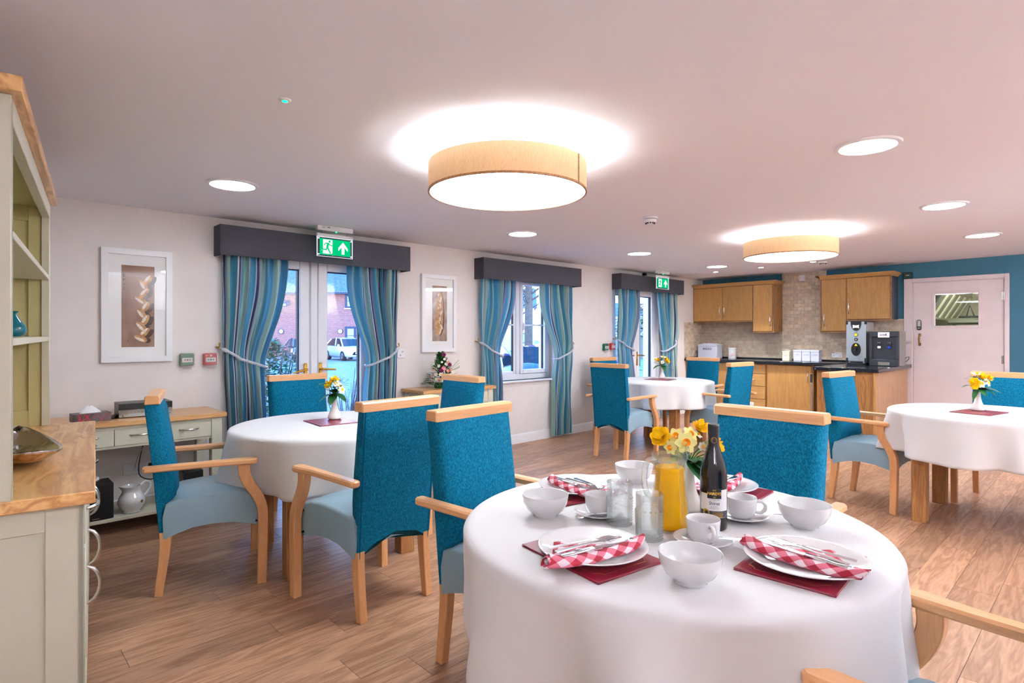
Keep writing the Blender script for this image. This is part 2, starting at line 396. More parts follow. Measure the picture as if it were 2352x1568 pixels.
# ---------------------------------------------------------------- french doors
def french(n, cx):
    d = struct('door_%d' % n); d.location = (cx, 0, 0)
    H = .625; Y0, Y1 = 5.165, 5.235
    f = MB(); f.box(-H, -H + .055, Y0, Y1 + .02, 0, 2.075, .006); f.box(H - .055, H, Y0, Y1 + .02, 0, 2.075, .006); f.box(-H + .055, H - .055, Y0, Y1 + .02, 2.02, 2.075, .006)
    f.box(-H + .055, H - .055, Y0, Y1 + .02, 0, .03)
    obj('door_frame', f, 'upvc', d)
    for s in (-1, 1):
        lf = MB(); a, b = (-.57, -.042) if s < 0 else (.042, .57)
        st = .092
        lf.box(a, a + st, Y0 - .004, Y1, .03, 2.02, .007); lf.box(b - st, b, Y0 - .004, Y1, .03, 2.02, .007)
        lf.box(a + st, b - st, Y0 - .004, Y1, 1.935, 2.02, .007); lf.box(a + st, b - st, Y0 - .004, Y1, .03, .20, .007)
        o = obj('door_leaf', lf, 'upvc', d)
        g = MB(); g.box(a + st, b - st, 5.205, 5.215, .20, 1.935); obj('pane', g, 'pane', o)
        g = MB()
        for (p, q, r, t) in ((a + st, a + st + .010, .2, 1.935), (b - st - .010, b - st, .2, 1.935), (a + st + .010, b - st - .010, 1.925, 1.935), (a + st + .010, b - st - .010, .2, .21)):
            g.box(p, q, 5.185, 5.222, r, t)
        obj('gasket', g, 'rubber', o)
        hx = -.082 if s < 0 else .062
        h = MB(); h.box(hx - .016, hx + .016, Y0 - .014, Y0 - .003, .86, 1.075, .006)
        h.tube([(hx, Y0 - .01, 1.02), (hx, Y0 - .05, 1.02)], .010, 10)
        h.tube([(hx, Y0 - .05, 1.02), (hx - s * -.03, Y0 - .055, 1.018), (hx + s * .13, Y0 - .055, .995 if s < 0 else 1.012)], [.011, .011, .009], 10)
        obj('handle', h, 'brass', o)
    a = MB(); a.box(-.042, .042, Y0 + .004, Y1, .03, 2.02, .006); a.box(-.034, .034, Y0 - .012, Y0 + .004, .03, 2.02, .006); obj('astragal', a, 'upvc', d)
    return d
french(1, 2.36); french(2, 7.50)
# white reveals lining the openings
for n, (a, b, z0, z1) in enumerate(OPEN):
    mb = MB(); t = .006
    mb.box(a, a + t, YW + .001, 5.165, z0, z1); mb.box(b - t, b, YW + .001, 5.165, z0, z1); mb.box(a + t, b - t, YW + .001, 5.165, z1 - t, z1)
    struct('trim_%d' % (n + 1), mb, 'white_gloss')

# ---------------------------------------------------------------- casement window
w = struct('window_1')
Y0, Y1 = 5.215, 5.285; a, b = 4.466, 5.639
f = MB()
f.box(a, a + .06, Y0, Y1, .775, 2.069, .006); f.box(b - .06, b, Y0, Y1, .775, 2.069, .006); f.box(a + .06, b - .06, Y0, Y1, 2.0, 2.069, .006); f.box(a + .06, b - .06, Y0, Y1, .775, .845, .006)
f.box(5.022, 5.082, Y0, Y1, .845, 2.0, .006)
obj('window_frame', f, 'upvc', w)
for (p, q, zb, ys) in ((4.526, 5.022, .845, Y0 + .012), (5.082, 5.579, .845, Y0 - .016)):
    s = MB(); k = .036 if p < 5 else .05
    s.box(p, p + k, ys, Y1 - .01, zb, 2.0, .005); s.box(q - k, q, ys, Y1 - .01, zb, 2.0, .005); s.box(p + k, q - k, ys, Y1 - .01, 1.965, 2.0, .005); s.box(p + k, q - k, ys, Y1 - .01, zb, zb + k, .005)
    o = obj('sash', s, 'upvc', w)
    g = MB(); g.box(p + k, q - k, 5.245, 5.253, zb + k, 1.965); obj('pane', g, 'pane', o)
    g = MB(); g.box(p + k, q - k, 5.228, 5.244, 1.452, 1.47, .003); obj('glazing_bar', g, 'upvc', o)
    g = MB(); g.box(p + k, p + k + .009, 5.234, 5.262, zb + k, 1.965); g.box(q - k - .009, q - k, 5.234, 5.262, zb + k, 1.965); obj('gasket', g, 'rubber', o)
s = MB(); s.box(a - .02, b + .02, YW - .045, 5.215, .75, .775, .006); obj('window_sill', s, 'white_gloss', w)
h = MB(); h.box(5.115, 5.135, Y0 - .026, Y0 - .012, 1.38, 1.50, .004); h.box(5.118, 5.132, Y0 - .048, Y0 - .026, 1.40, 1.48, .004); obj('handle', h, 'upvc', w)

# ---------------------------------------------------------------- white kitchen door in the teal wall
d = struct('door_3')
lf = MB(); VX = (1.272, 1.735, 1.459, 1.887)
y0, y1 = 1.022, 1.978; x0, x1 = XK + .004, XK + .044
lf.box(x0, x1, y0, VX[0] - .025, .006, 2.05); lf.box(x0, x1, VX[1] + .025, y1, .006, 2.05); lf.box(x0, x1, VX[0] - .025, VX[1] + .025, VX[3] + .025, 2.05); lf.box(x0, x1, VX[0] - .025, VX[1] + .025, .006, VX[2] - .025)
leaf = obj('door_leaf', lf, 'door_paint', d)
bd = MB(); q = .032
for (p0, p1, r0, r1) in ((VX[0] - q, VX[0], VX[2] - q, VX[3] + q), (VX[1], VX[1] + q, VX[2] - q, VX[3] + q), (VX[0], VX[1], VX[2] - q, VX[2]), (VX[0], VX[1], VX[3], VX[3] + q)):
    bd.box(x0 - .007, x1, p0, p1, r0, r1, .003)
obj('glazing_bead', bd, 'door_paint', leaf)
g = MB(); g.box(x0 + .014, x0 + .02, VX[0], VX[1], VX[2], VX[3]); obj('pane', g, 'pane', leaf)
k = MB(); k.box(x0 - .028, x0, 1.884, 1.936, 1.40, 1.54, .012); kp = obj('keypad', k, 'charcoal', leaf)
k = MB(); k.box(x0 - .031, x0 - .027, 1.892, 1.928, 1.452, 1.53, .003); obj('keypad_face', k, 'nickel', kp)
k = MB()
for i in range(5):
    for j in (-1, 1): k.box(x0 - .036, x0 - .030, 1.910 + j * .009 - .005, 1.910 + j * .009 + .005, 1.458 + i * .014, 1.467 + i * .014, .002)
obj('keypad_button', k, 'chrome', kp)
k = MB(); k.tube([(x0 - .03, 1.91, 1.425), (x0 - .045, 1.91, 1.425)], .012, 12); obj('keypad_knob', k, 'chrome', kp)
k = MB(); k.tube([(x0, 1.905, 1.335), (x0 - .03, 1.905, 1.33), (x0 - .045, 1.905, 1.27), (x0 - .03, 1.905, 1.21), (x0, 1.905, 1.205)], [.010, .009, .011, .009, .010], 10)
k.box(x0 - .006, x0, 1.890, 1.920, 1.315, 1.355, .004); k.box(x0 - .006, x0, 1.890, 1.920, 1.185, 1.225, .004); obj('handle', k, 'old_brass', leaf)
for z in (.25, 1.02, 1.83):
    k = MB(); k.tube([(x0 - .006, y0 - .006, z - .05), (x0 - .006, y0 - .006, z + .05)], .010, 8); k.box(x0 - .003, x0, y0 - .006, y0 + .02, z - .05, z + .05); obj('hinge', k, 'nickel', leaf)
tr = MB(); T = XK - .018
jb = MB(); jb.box(XK - .002, XK + .25, DO[0], y0 - .003, 0, 2.065); jb.box(XK - .002, XK + .25, y1 + .003, DO[1], 0, 2.065); jb.box(XK - .002, XK + .25, DO[0], DO[1], 2.053, 2.065)
obj('door_jamb', jb, 'door_paint', d)
tr.box(T, XK, .963, DO[0] + .006, 0, 2.113, .004); tr.box(T, XK, DO[1] - .006, 2.088, 0, 2.113, .004); tr.box(T, XK, DO[0] + .006, DO[1] - .006, 2.059, 2.113, .004)
struct('trim_4', tr, 'door_paint')

# ---------------------------------------------------------------- tiled splashback
TW, TH = .105, .0545
jobs = []
def holes(y0, z0): return (2.862 < y0 + TW * .5 < 3.02 and .985 < z0 + TH / 2 < 1.075) or (3.39 < y0 + TW * .5 < 3.485 and 2.18 < z0 + TH / 2 < 2.27)
def region(u0, u1, z0, z1, side, pri):
    r = math.floor((z0 - .957) / TH + .001)
    z = .957 + r * TH
    while z < z1 - .004:
        u = u0 - (.5 * TW if (r % 2) else 0)
        while u < u1 - .004:
            a, b = max(u, u0), min(u + TW, u1); zz = min(z + TH, z1)
            if b - a > .012: jobs.append((pri, a, b, z, zz, side))
            u += TW
        z += TH; r += 1
region(2.09, 3.09, .957, 1.545, 'k', 0); region(3.09, 3.744, .957, 2.326, 'k', 1); region(3.744, 5.118, .957, 1.56, 'k', 2); region(8.903, 9.53, .957, 1.548, 'w', 3)
jobs.sort(key=lambda j: (j[0], j[5], j[3]))
tmesh = {}
def tmesh_of(a, h, side):
    k = (round(a, 3), round(h, 3), side)
    if k not in tmesh:
        w, hh = k[0] - .004, k[1] - .004
        tmesh[k] = mesh_of('tile', MB().box(*((-.009, 0, 0, w, 0, hh) if side == 'k' else (0, w, -.009, 0, 0, hh)), .0018), 'tile')
    return tmesh[k]
nt_ = 0; left = MB(); lcount = 0
for (pri, a, b, z, zz, side) in jobs:
    if pri < 3 and nt_ < 300 - 24:
        obj('tile', tmesh_of(b - a, zz - z, side), None, wall_right, (XK - .001, a, z)); nt_ += 1
    elif side == 'w' and lcount < 76:
        obj('tile', tmesh_of(b - a, zz - z, side), None, wall_left, (a, YW - .001, z)); lcount += 1
    elif side == 'k':
        left.box(XK - .010, XK - .001, a, b - .004, z, zz - .004, .0018)
o = obj('tile_remainder', left, 'tile', wall_right); o['kind'] = 'stuff'
gr = MB(); gr.box(XK - .0055, XK, 2.09, 5.123, .935, 1.56); gr.box(XK - .0055, XK, 3.088, 3.746, 1.56, 2.33); obj('grout_bed', gr, 'grout', wall_right)
gr = MB(); gr.box(8.90, XK, YW - .0055, YW, .935, 1.55); obj('grout_bed', gr, 'grout', wall_left)
# ---------------------------------------------------------------- lamps on the ceiling
def drum(loc, label):
    t = thing('drum_lamp', label, 'ceiling light', loc, 0, 'wood veneer drum lamps')
    R = .425; n = 72
    sh = MB(); sh.lathe([(R, 0), (R, .15), (R - .004, .15), (R - .004, 0), (R, 0)], n); obj('lamp_shade', sh, 'veneer', t)
    sm = MB(); sm.box(R - .001, R + .002, -.006, .006, .0, .15); 
    o = obj('seam', sm, 'oak_dark', t, None, R_(-76))
    rim = MB(); rim.lathe([(R + .002, -.002), (R + .002, .008), (R - .001, .008), (R - .008, .0), (R - .008, -.002), (R + .002, -.002)], n); obj('rim', rim, 'oak_leg', t)
    df = MB(); df.lathe([(0, .003), (R - .006, .003), (R - .006, .007), (0, .007)], n); obj('diffuser', df, 'drum_light', t)
    top = ceil_z(loc[1]) - loc[2]
    ro = MB(); ro.lathe([(0, top), (.07, top), (.07, top - .03), (.012, top - .035), (.012, .03), (0, .03)][::-1], 20); obj('ceiling_rose', ro, 'white_plastic', t)
    for k in range(3):
        sp_ = MB(); sp_.tube([(0, 0, .11), (math.cos(k * 2.094) * (R - .004), math.sin(k * 2.094) * (R - .004), .11)], .003, 6); obj('spoke', sp_, 'nickel', t)
    ld = bpy.data.lights.new('bulb_light', 'POINT'); ld.energy = 6; ld.shadow_soft_size = .025; ld.color = LAMP[:3]
    for k in range(4):
        lo = bpy.data.objects.new('bulb_light', ld); COL.objects.link(lo); lo.parent = t; lo.location = (.20 * math.cos(k * PI / 2 + .6), .20 * math.sin(k * PI / 2 + .6), .03)
    return t
drum((2.135, 2.285, 2.10), 'large wood veneer drum lamp on the ceiling between the two front tables')
drum((5.90, 2.245, 2.10), 'smaller-looking wood veneer drum lamp in front of the kitchen units')
def down(x, y, label):
    t = thing('downlight', label, 'downlight', (x, y, ceil_z(y)), 0, 'round recessed downlights')
    r = MB(); r.lathe([(.128, -.006), (.134, -.012), (.152, -.009), (.158, 0), (.128, .004)], 40); obj('rim', r, 'white_plastic', t)
    l = MB(); l.lathe([(0, -.009), (.129, -.009), (.129, .001), (0, .001)], 40); obj('lens', l, 'down_light', t)
down(1.26, 3.95, 'bright round downlight above the chair at the cream console table')
down(3.89, 3.95, 'round downlight in front of the middle window')
down(5.84, 3.95, 'round downlight above the table by the glazed garden door')
down(7.76, 3.95, 'round downlight nearest to the oak wall cabinets')
down(3.46, .92, 'largest round downlight, high over the right of the laid table')
down(5.48, .94, 'round downlight above the table with the white kitchen door behind')
down(7.39, .955, 'round downlight nearest to the white kitchen door')
for x, y in ((-1.2, -.6),): down(x, y, 'added fill downlight out of view behind the photographer')  # unseen downlight added behind the camera as fill light
def spot(x, y, label):
    t = thing('spotlight', label, 'spotlight', (x, y, ceil_z(y)), 0, 'small spotlights by the kitchen units')
    r = MB(); r.lathe([(.034, -.004), (.040, -.007), (.048, -.004), (.050, 0), (.034, .002)], 24); obj('rim', r, 'nickel', t)
    l = MB(); l.lathe([(0, -.010), (.02, -.009), (.035, -.005), (.035, .001), (0, .001)], 24); obj('lens', l, 'spot_light', t)
    ld = bpy.data.lights.new('spot_beam', 'SPOT'); ld.energy = 55; ld.spot_size = R_(105); ld.spot_blend = .7; ld.shadow_soft_size = .035; ld.color = (.92, .97, 1)
    lo = bpy.data.objects.new('spot_beam', ld); COL.objects.link(lo); lo.parent = t; lo.location = (0, 0, -.016)
spot(8.41, 4.30, 'small spotlight near the corner above the bread bin')
spot(8.37, 3.585, 'small spotlight above the drawers, middle of its row')
spot(8.28, 2.845, 'small spotlight just below the rear drum lamp')
# smoke detectors, emergency light
def smoke(x, y, label, k=1.):
    t = thing('smoke_detector', label, 'smoke detector', (x, y, ceil_z(y)))
    b = MB(); b.lathe([(0, -.012), (.058 * k, -.012), (.060 * k, 0), (0, 0)], 32); obj('base', b, 'white_plastic', t)
    b = MB(); b.lathe([(0, -.058), (.026, -.056), (.034, -.046), (.048, -.042), (.052, -.022), (.046, -.014), (0, -.012)], 32); obj('body', b, 'white_plastic', t)
    for i in range(10):
        a = i * PI / 5; g = MB(); g.X = Matrix.Rotation(a, 4, 'Z'); g.box(.030, .041, -.005, .005, -.054, -.044); obj('vent', g, 'dark', t)
smoke(4.18, 2.72, 'white smoke detector hanging alone on the ceiling between the drum lamps'); smoke(8.21, 2.70, 'white smoke detector half behind the rear drum lamp')
t = thing('emergency_light', 'tiny emergency light with a glowing green lamp on the ceiling', 'emergency light', (.976, 2.412, ceil_z(2.412)))
b = MB(); b.lathe([(.012, -.008), (.022, -.006), (.026, 0), (.012, 0)], 28); obj('rim', b, 'white_plastic', t)
b = MB(); b.ball((0, 0, -.004), .011, 14, 8, .7); obj('lens', b, 'led_green', t)

# ---------------------------------------------------------------- green exit signs
def exit_sign(x0, y, label):
    t = thing('exit_sign', label, 'exit sign', (x0, y, 0), 0, 'hanging green exit signs'); zc = ceil_z(y)
    b = MB(); b.box(.0, .34, -.02, .02, 2.258, zc, .003); obj('housing', b, 'white_plastic', t)
    b = MB(); b.box(.03, .12, -.0205, -.0198, 2.270, 2.293); obj('rating_label', b, 'label_white', t)
    b = MB()
    for k in range(3): b.box(.04, .08 - .01 * k, -.0209, -.0204, 2.288 - .006 * k, 2.290 - .006 * k)
    b.box(.09, .115, -.0209, -.0204, 2.284, 2.290); obj('rating_print', b, 'ink', t)
    b = MB(); b.ball((.18, -.006, 2.256), .006, 10, 6); obj('indicator', b, 'led_green', t)
    for xx in (.05, .29):
        b = MB(); b.tube([(xx, 0, 2.258), (xx, 0, 2.222)], .004, 8); obj('rod', b, 'nickel', t)
    b = MB(); b.box(0, .345, -.014, .014, 2.205, 2.232, .003); obj('rail', b, 'white_plastic', t)
    b = MB(); b.box(.002, .343, -.004, .004, 2.03, 2.205, .001); obj('panel', b, 'acrylic', t)
    b = MB()
    for (p, q, r, s_) in ((.002, .006, 2.03, 2.205), (.339, .343, 2.03, 2.205), (.006, .339, 2.03, 2.033), (.006, .339, 2.201, 2.205)): b.box(p, q, -.0045, .0045, r, s_)
    obj('panel_edge', b, 'sign_white', t)
    b = MB(); b.box(.026, .318, -.0065, -.0045, 2.046, 2.188); obj('sign_face', b, 'sign_green', t)
    b = MB(); Yp = -.0075
    b.prism([(.056, 2.056), (.118, 2.056), (.124, 2.060), (.132, 2.056), (.140, 2.060), (.144, 2.068), (.144, 2.182), (.056, 2.182), (.056, 2.100), (.045, 2.094), (.040, 2.084), (.056, 2.086), (.056, 2.068), (.050, 2.060)], Yp, Yp + .001, 'Y')
    b.prism([(.246, 2.172), (.292, 2.118), (.292, 2.090), (.260, 2.124), (.260, 2.062), (.232, 2.062), (.232, 2.124), (.200, 2.090), (.200, 2.118)], Yp, Yp + .001, 'Y')
    obj('pictogram', b, 'sign_white', t)
    b = MB(); Yp = -.0085
    b.prism([(.117 + .010 * math.cos(k * PI / 8), 2.166 + .010 * math.sin(k * PI / 8)) for k in range(16)], Yp, Yp + .001, 'Y')
    b.prism([(.078, 2.152), (.106, 2.154), (.112, 2.146), (.104, 2.112), (.090, 2.106), (.086, 2.118), (.092, 2.140)], Yp, Yp + .001, 'Y')
    b.ribbon([(.082, 2.150), (.074, 2.144), (.066, 2.130)], .007, Yp); b.ribbon([(.108, 2.150), (.120, 2.134), (.148, 2.130)], .007, Yp)
    b.ribbon([(.092, 2.114), (.088, 2.092), (.044, 2.092)], .010, Yp); b.ribbon([(.098, 2.112), (.112, 2.084), (.124, 2.064)], .011, Yp)
    obj('running_figure', b, 'sign_green', t)
    for xx in (.016, .328):
        for z in (2.048, 2.188):
            b = MB(); b.tube([(xx, -.010, z), (xx, .004, z)], .006, 12); obj('stud', b, 'sign_white', t)
exit_sign(2.243, 4.85, 'lit green exit sign hanging before the pelmet of the car-park doors')
exit_sign(7.525, 4.79, 'lit green exit sign hanging before the pelmet beside the kitchen corner')
# unseen fill lamps, added on walls out of view to brighten the ceiling
def fill_lamp(x, y, rz, label, w=190):
    t = thing('added_fill_lamp', label, 'wall lamp', (x, y, 1.72), rz, 'added fill lamps out of view')
    b = MB(); b.lathe([(0, -.09), (.05, -.085), (.12, -.03), (.15, .03), (.145, .03), (.115, -.025), (0, -.078)], 28, (0, .16, 0)); obj('bowl', b, 'white_plastic', t)
    b = MB(); b.box(-.03, .03, 0, .06, -.09, -.02, .004); obj('bracket', b, 'white_plastic', t)
    ld = bpy.data.lights.new('fill_light', 'AREA'); ld.shape = 'DISK'; ld.size = .2; ld.energy = w; ld.color = LAMP[:3]
    lo = bpy.data.objects.new('fill_light', ld); COL.objects.link(lo); lo.parent = t; lo.location = (0, .16, .0); lo.rotation_euler = (PI + R_(24), 0, 0)
for x, l in ((3.0, 'opposite the casement window'), (5.5, 'opposite the garden door table'), (8.0, 'close to the teal wall')): fill_lamp(x, -1.7, 0, 'added bowl fill lamp out of view ' + l, 165 if x < 4 else 115)
for al, l in ((-1.1, 'well behind the photographer'), (-1.9, 'in the corner behind the photographer')): fill_lamp(*dres(al, -.515), ANG_D - PI / 2, 'added bowl fill lamp out of view ' + l, 45)
# ---------------------------------------------------------------- dining chairs
def offset_poly(poly, d):
    out = []; n = len(poly)
    ar = sum(poly[i - 1][0] * poly[i][1] - poly[i][0] * poly[i - 1][1] for i in range(n)); s = 1 if ar > 0 else -1
    for i in range(n):
        a, b, c = Vector(poly[i - 1]), Vector(poly[i]), Vector(poly[(i + 1) % n])
        e1 = (b - a).normalized(); e2 = (c - b).normalized(); nn = Vector((-(e1.y + e2.y), e1.x + e2.x))
        if nn.length < 1e-6: nn = Vector((-e1.y, e1.x))
        out.append(tuple(b + nn.normalized() * d * s))
    return out
def slab(mb, poly, a0, a1, b, axis='Z'):
    """prism with chamfered rims"""
    n = len(poly); ins = offset_poly(poly, b)
    mk = {'Z': lambda p, a: (p[0], p[1], a), 'X': lambda p, a: (a, p[0], p[1]), 'Y': lambda p, a: (p[0], a, p[1])}[axis]
    rows = [[mk(p, a0) for p in ins], [mk(p, a0 + b) for p in poly], [mk(p, a1 - b) for p in poly], [mk(p, a1) for p in ins]]
    ar = sum(poly[i - 1][0] * poly[i][1] - poly[i][0] * poly[i - 1][1] for i in range(n)); fl = (ar < 0) != (axis == 'Y')
    k = len(mb.v); mb.grid(rows, closed=True, flip=fl)
    n0 = len(mb.v) - 4 * n
    mb.f += [tuple(range(n0, n0 + n)) if fl else tuple(range(n0 + n - 1, n0 - 1, -1)), tuple(range(n0 + 4 * n - 1, n0 + 3 * n - 1, -1)) if fl else tuple(range(n0 + 3 * n, n0 + 4 * n))]; mb.m += [0, 0]
    return mb
def stem_poly(path, hw):
    """side outline of a curved post: path of (y,z), half widths"""
    L = []; Rr = []
    for i, p in enumerate(path):
        a = Vector(path[max(i - 1, 0)]); b = Vector(path[min(i + 1, len(path) - 1)]); d = (b - a).normalized(); n = Vector((-d.y, d.x))
        L.append(tuple(Vector(p) + n * hw[i])); Rr.append(tuple(Vector(p) - n * hw[i]))
    return L + Rr[::-1]
def smoothpath(p, k=4):
    out = []
    for i in range(len(p) - 1):
        p0, p1, p2, p3 = (Vector(p[max(i - 1, 0)]), Vector(p[i]), Vector(p[i + 1]), Vector(p[min(i + 2, len(p) - 1)]))
        for j in range(k):
            t = j / k; out.append(tuple(.5 * ((2 * p1) + (p2 - p0) * t + (2 * p0 - 5 * p1 + 4 * p2 - p3) * t * t + (3 * p1 - p0 - 3 * p2 + p3) * t ** 3)))
    out.append(tuple(p[-1])); return out
def make_chair(label):
    t = thing('dining_chair', label, 'chair', (0, 0, 0), 0, 'teal dining armchairs')
    # seat: leather box with arched lower edge and a crowned top
    ring = [(.240, .305), (.19, .318), (.10, .337), (0, .343), (-.10, .334), (-.18, .310), (-.226, .292), (-.230, .40), (-.215, .468), (-.15, .486), (-.05, .496), (.06, .500), (.15, .494), (.205, .478), (.234, .45), (.244, .405)]
    rows = []
    for x, k in ((-1, .90), (-.985, .97), (-.93, 1), (-.5, 1), (0, 1), (.5, 1), (.93, 1), (.985, .97), (1, .90)):
        r = []
        for (y, z) in ring:
            hw = .230 + .035 * y
            zz = z + (.022 * (1 - x * x) if z > .44 else .055 * (1 - x * x) if z < .36 else 0); cy, cz = 0, .40
            r.append((x * hw, cy + (y - cy) * (.5 + .5 * k if k < 1 else 1), cz + (zz - cz) * (k if zz > .42 else 1)))
        rows.append(r)
    mb = MB().grid(rows, closed=True, flip=True); n = len(ring); mb.f += [tuple(range(n)), tuple(range(9 * n - 1, 8 * n - 1, -1))]; mb.m += [0, 0]
    obj('seat', mb, 'leather', t, angle=50)
    # back: padded slab, raked, arched at its foot, hanging below the seat at the rear
    rows = []; sec = [(-1, 'b'), (-.6, 'b'), (0, 'b'), (.6, 'b'), (1, 'b'), (1.0, 'm'), (.97, 'f'), (.86, 'F'), (.5, 'F'), (0, 'F'), (-.5, 'F'), (-.86, 'F'), (-.97, 'f'), (-1.0, 'm')]
    def yb(z): return -.238 - .018 * (z - .3) / .2 if z < .5 else -.256 - .048 * ((z - .5) / .48) ** 1.15
    for i in range(15):
        s = i / 14; r = []
        for (x, k) in sec:
            w = .214 + .010 * s; xx = x * w; zb = .292 + .085 * (1 - x * x); z = zb + (.984 - zb) * s
            b = yb(z); th = .026 if z < .44 else .026 + (.060 if z < .62 else .060 - .018 * (z - .62) / .36) * min(1, (z - .44) / .06)
            f = b + th
            if z > .95: f -= .010 * (z - .95) / .034
            y = {'b': b, 'm': b + .4 * th, 'f': b + .80 * th, 'F': f + .010 * (1 - x * x)}[k]
            r.append((xx, y, z))
        rows.append(r)
    mb = MB().grid(rows, closed=True); n = len(sec); m15 = 14 * n; mb.f += [tuple(range(n - 1, -1, -1)), tuple(range(m15, m15 + n))]; mb.m += [0, 0]
    bk = obj('backrest', mb, 'teal_cloth', t, angle=60)
    for sx in (-1, 1):
        pts = []
        for i in range(13):
            s = i / 12; z = .292 + .692 * s; pts.append((sx * (.204 + .010 * s), yb(z) - .0012, z))
        obj('seam', MB().tube(pts, .0028, 5), 'teal_side', bk)
    ra = MB(); slab(ra, [(-.238, .984), (-.238, 1.021), (-.246, 1.029), (-.298, 1.029), (-.306, 1.021), (-.306, .984)], -.233, .233, .005, 'X'); obj('top_rail', ra, 'beech_x', t)
    for sx in (-1, 1):
        p = smoothpath([(.150, .652), (.150, .605), (.172, .545), (.215, .475), (.238, .41), (.242, .33), (.240, .15), (.236, 0)], 3)
        hw = [.030 - .004 * min(1, i / 8) for i in range(len(p))]
        hw = [h - .005 * max(0, (i - 12) / 10) for i, h in enumerate(hw)]
        mb = MB(); slab(mb, stem_poly(p, hw), sx * .268 - .0215, sx * .268 + .0215, .003, 'X'); obj('leg', mb, 'beech_z', t)
        p = smoothpath([(-.214, .325), (-.216, .25), (-.228, .14), (-.246, 0)], 3); hw = [.028 - .009 * i / (len(p) - 1) for i in range(len(p))]
        mb = MB(); slab(mb, stem_poly(p, hw), sx * .196 - .020, sx * .196 + .020, .003, 'X'); obj('leg', mb, 'beech_z', t)
        a = [(.243, -.300), (.253, -.312), (.281, -.312), (.291, -.300), (.290, -.1), (.292, .05), (.302, .13), (.310, .17), (.308, .20), (.292, .213), (.262, .213), (.244, .198), (.240, .10), (.2415, -.1)]
        a = [(sx * x, y) for x, y in a]
        mb = MB(); slab(mb, a, .650, .680, .007, 'Z'); obj('armrest', mb, 'beech', t)
        for z in (.33, .44):
            mb = MB(); mb.tube([(sx * .236, .212, z), (sx * .2475, .212, z)], .006, 8); obj('stud', mb, 'black_plastic', t)
    return t
CH = [((1.015, 3.525), -15.5, 'teal armchair side-on before the cream console with the stereo'),
      ((1.520, 2.695), 94.8, 'teal armchair with its back turned, tucked in at the table with the cream console behind'),
      ((1.905, 4.185), 270, 'teal armchair with its back against the car-park glass doors'),
      ((2.500, 3.470), 180, 'teal armchair in front of the console with the big flower arrangement'),
      ((1.640, 1.690), 275, 'teal armchair between the laid table and the table behind it, grey seat showing'),
      ((2.200, 1.030), 179, 'teal armchair facing across the laid table behind the wine bottle'),
      ((1.478, .200), 85, 'armchair at the laid table of which only the two arms show'),
      ((5.310, 3.800), 1.5, 'teal armchair seen from behind at the table by the garden door'),
      ((6.300, 4.590), -97, 'teal armchair mostly hidden against the window wall beside red call point'),
      ((7.020, 3.915), 180, 'teal armchair facing out with the bread bin behind its rail'),
      ((6.360, 3.215), 84, 'teal armchair with pale back panel in front of the kitchen drawers'),
      ((5.330, 1.370), -97, 'teal armchair with brightly lit back in front of the kitchen peninsula'),
      ((5.990, .650), 180, 'teal armchair in front of the white kitchen door')]
ch0 = make_chair(CH[0][2]); ch0.location = (*CH[0][0], 0); ch0.rotation_euler.z = R_(CH[0][1] - 90)
for (p, a, l) in CH[1:]: dup(ch0, (*p, 0), R_(a - 90), l)

# ---------------------------------------------------------------- round tables and cloths
def table(c, rot, label):
    t = thing('dining_table', label, 'table', (*c, 0), R_(rot), 'round oak dining tables')
    tp = MB(); tp.lathe([(0, .745), (.575, .745), (.59, .750), (.592, .766), (.585, .7745), (0, .7745)], 64); obj('tabletop', tp, 'oak_leg', t)
    for sx in (-1, 1):
        for sy in (-1, 1):
            l = MB(); l.box(sx * .335 - .046, sx * .335 + .046, sy * .335 - .046, sy * .335 + .046, 0, .745, .004); obj('leg', l, 'oak_leg', t)
    for (x0, x1, y0, y1) in ((-.289, .289, .325, .347), (-.289, .289, -.347, -.325), (.325, .347, -.289, .289), (-.347, -.325, -.289, .289)):
        l = MB(); l.box(x0, x1, y0, y1, .665, .745); obj('apron', l, 'oak_leg', t)
def cloth(c, drop, seed, label, spin=0, n=216):
    rnd = random.Random(seed); ks = [(k, rnd.uniform(.5, 1) * w, rnd.uniform(0, 6.28)) for k, w in ((5, .7), (7, 1.0), (9, 1.1), (12, .8), (17, .3))]
    hem = [(k, rnd.uniform(-1, 1), rnd.uniform(0, 6.28)) for k in (2, 3, 5)]
    T = sum(abs(a) for _, a, _ in ks)
    def wave(th): return sum(a * math.cos(k * (th - R_(spin)) + p) for k, a, p in ks) / T * 1.7
    rows = []; R = .596; zt = .7795
    rr = [(.05, 0), (.3, 0), (.5, 0), (.57, 0), (.587, .0015), (.597, .006), (.603, .014)]
    for r, d in rr: rows.append([(r * math.cos(2 * PI * i / n), r * math.sin(2 * PI * i / n), zt - d) for i in range(n)])
    m = 16
    for j in range(1, m + 1):
        s = j / m; row = []
        for i in range(n):
            th = 2 * PI * i / n; wv = wave(th)
            h = drop * (1 + .10 * sum(a * math.cos(k * th + p) for k, a, p in hem) / 3)
            r = .603 + .010 * s ** .8 + wv * (.070 if wv > 0 else .078) * s ** .8 + .003 * math.sin(th * 31 + 9 * s) * s
            r = max(r, .54)
            tw = th + .05 * s * math.cos(7 * th + seed)
            row.append((r * math.cos(tw), r * math.sin(tw), zt - .014 - (h - .014) * s))
        rows.append(row)
    mb = MB(); mb.grid(rows, closed=True, flip=False); mb.f.append(tuple(range(n - 1, -1, -1))); mb.m.append(0)
    mb.f = [q[::-1] for q in mb.f]
    o = obj('tablecloth', mb, 'tablecloth', None, (*c, 0), 0, 60); md = o.modifiers.new('hem', 'SOLIDIFY'); md.thickness = .0012; md.offset = 1
    tag(o, label, 'tablecloth', 'white round tablecloths')
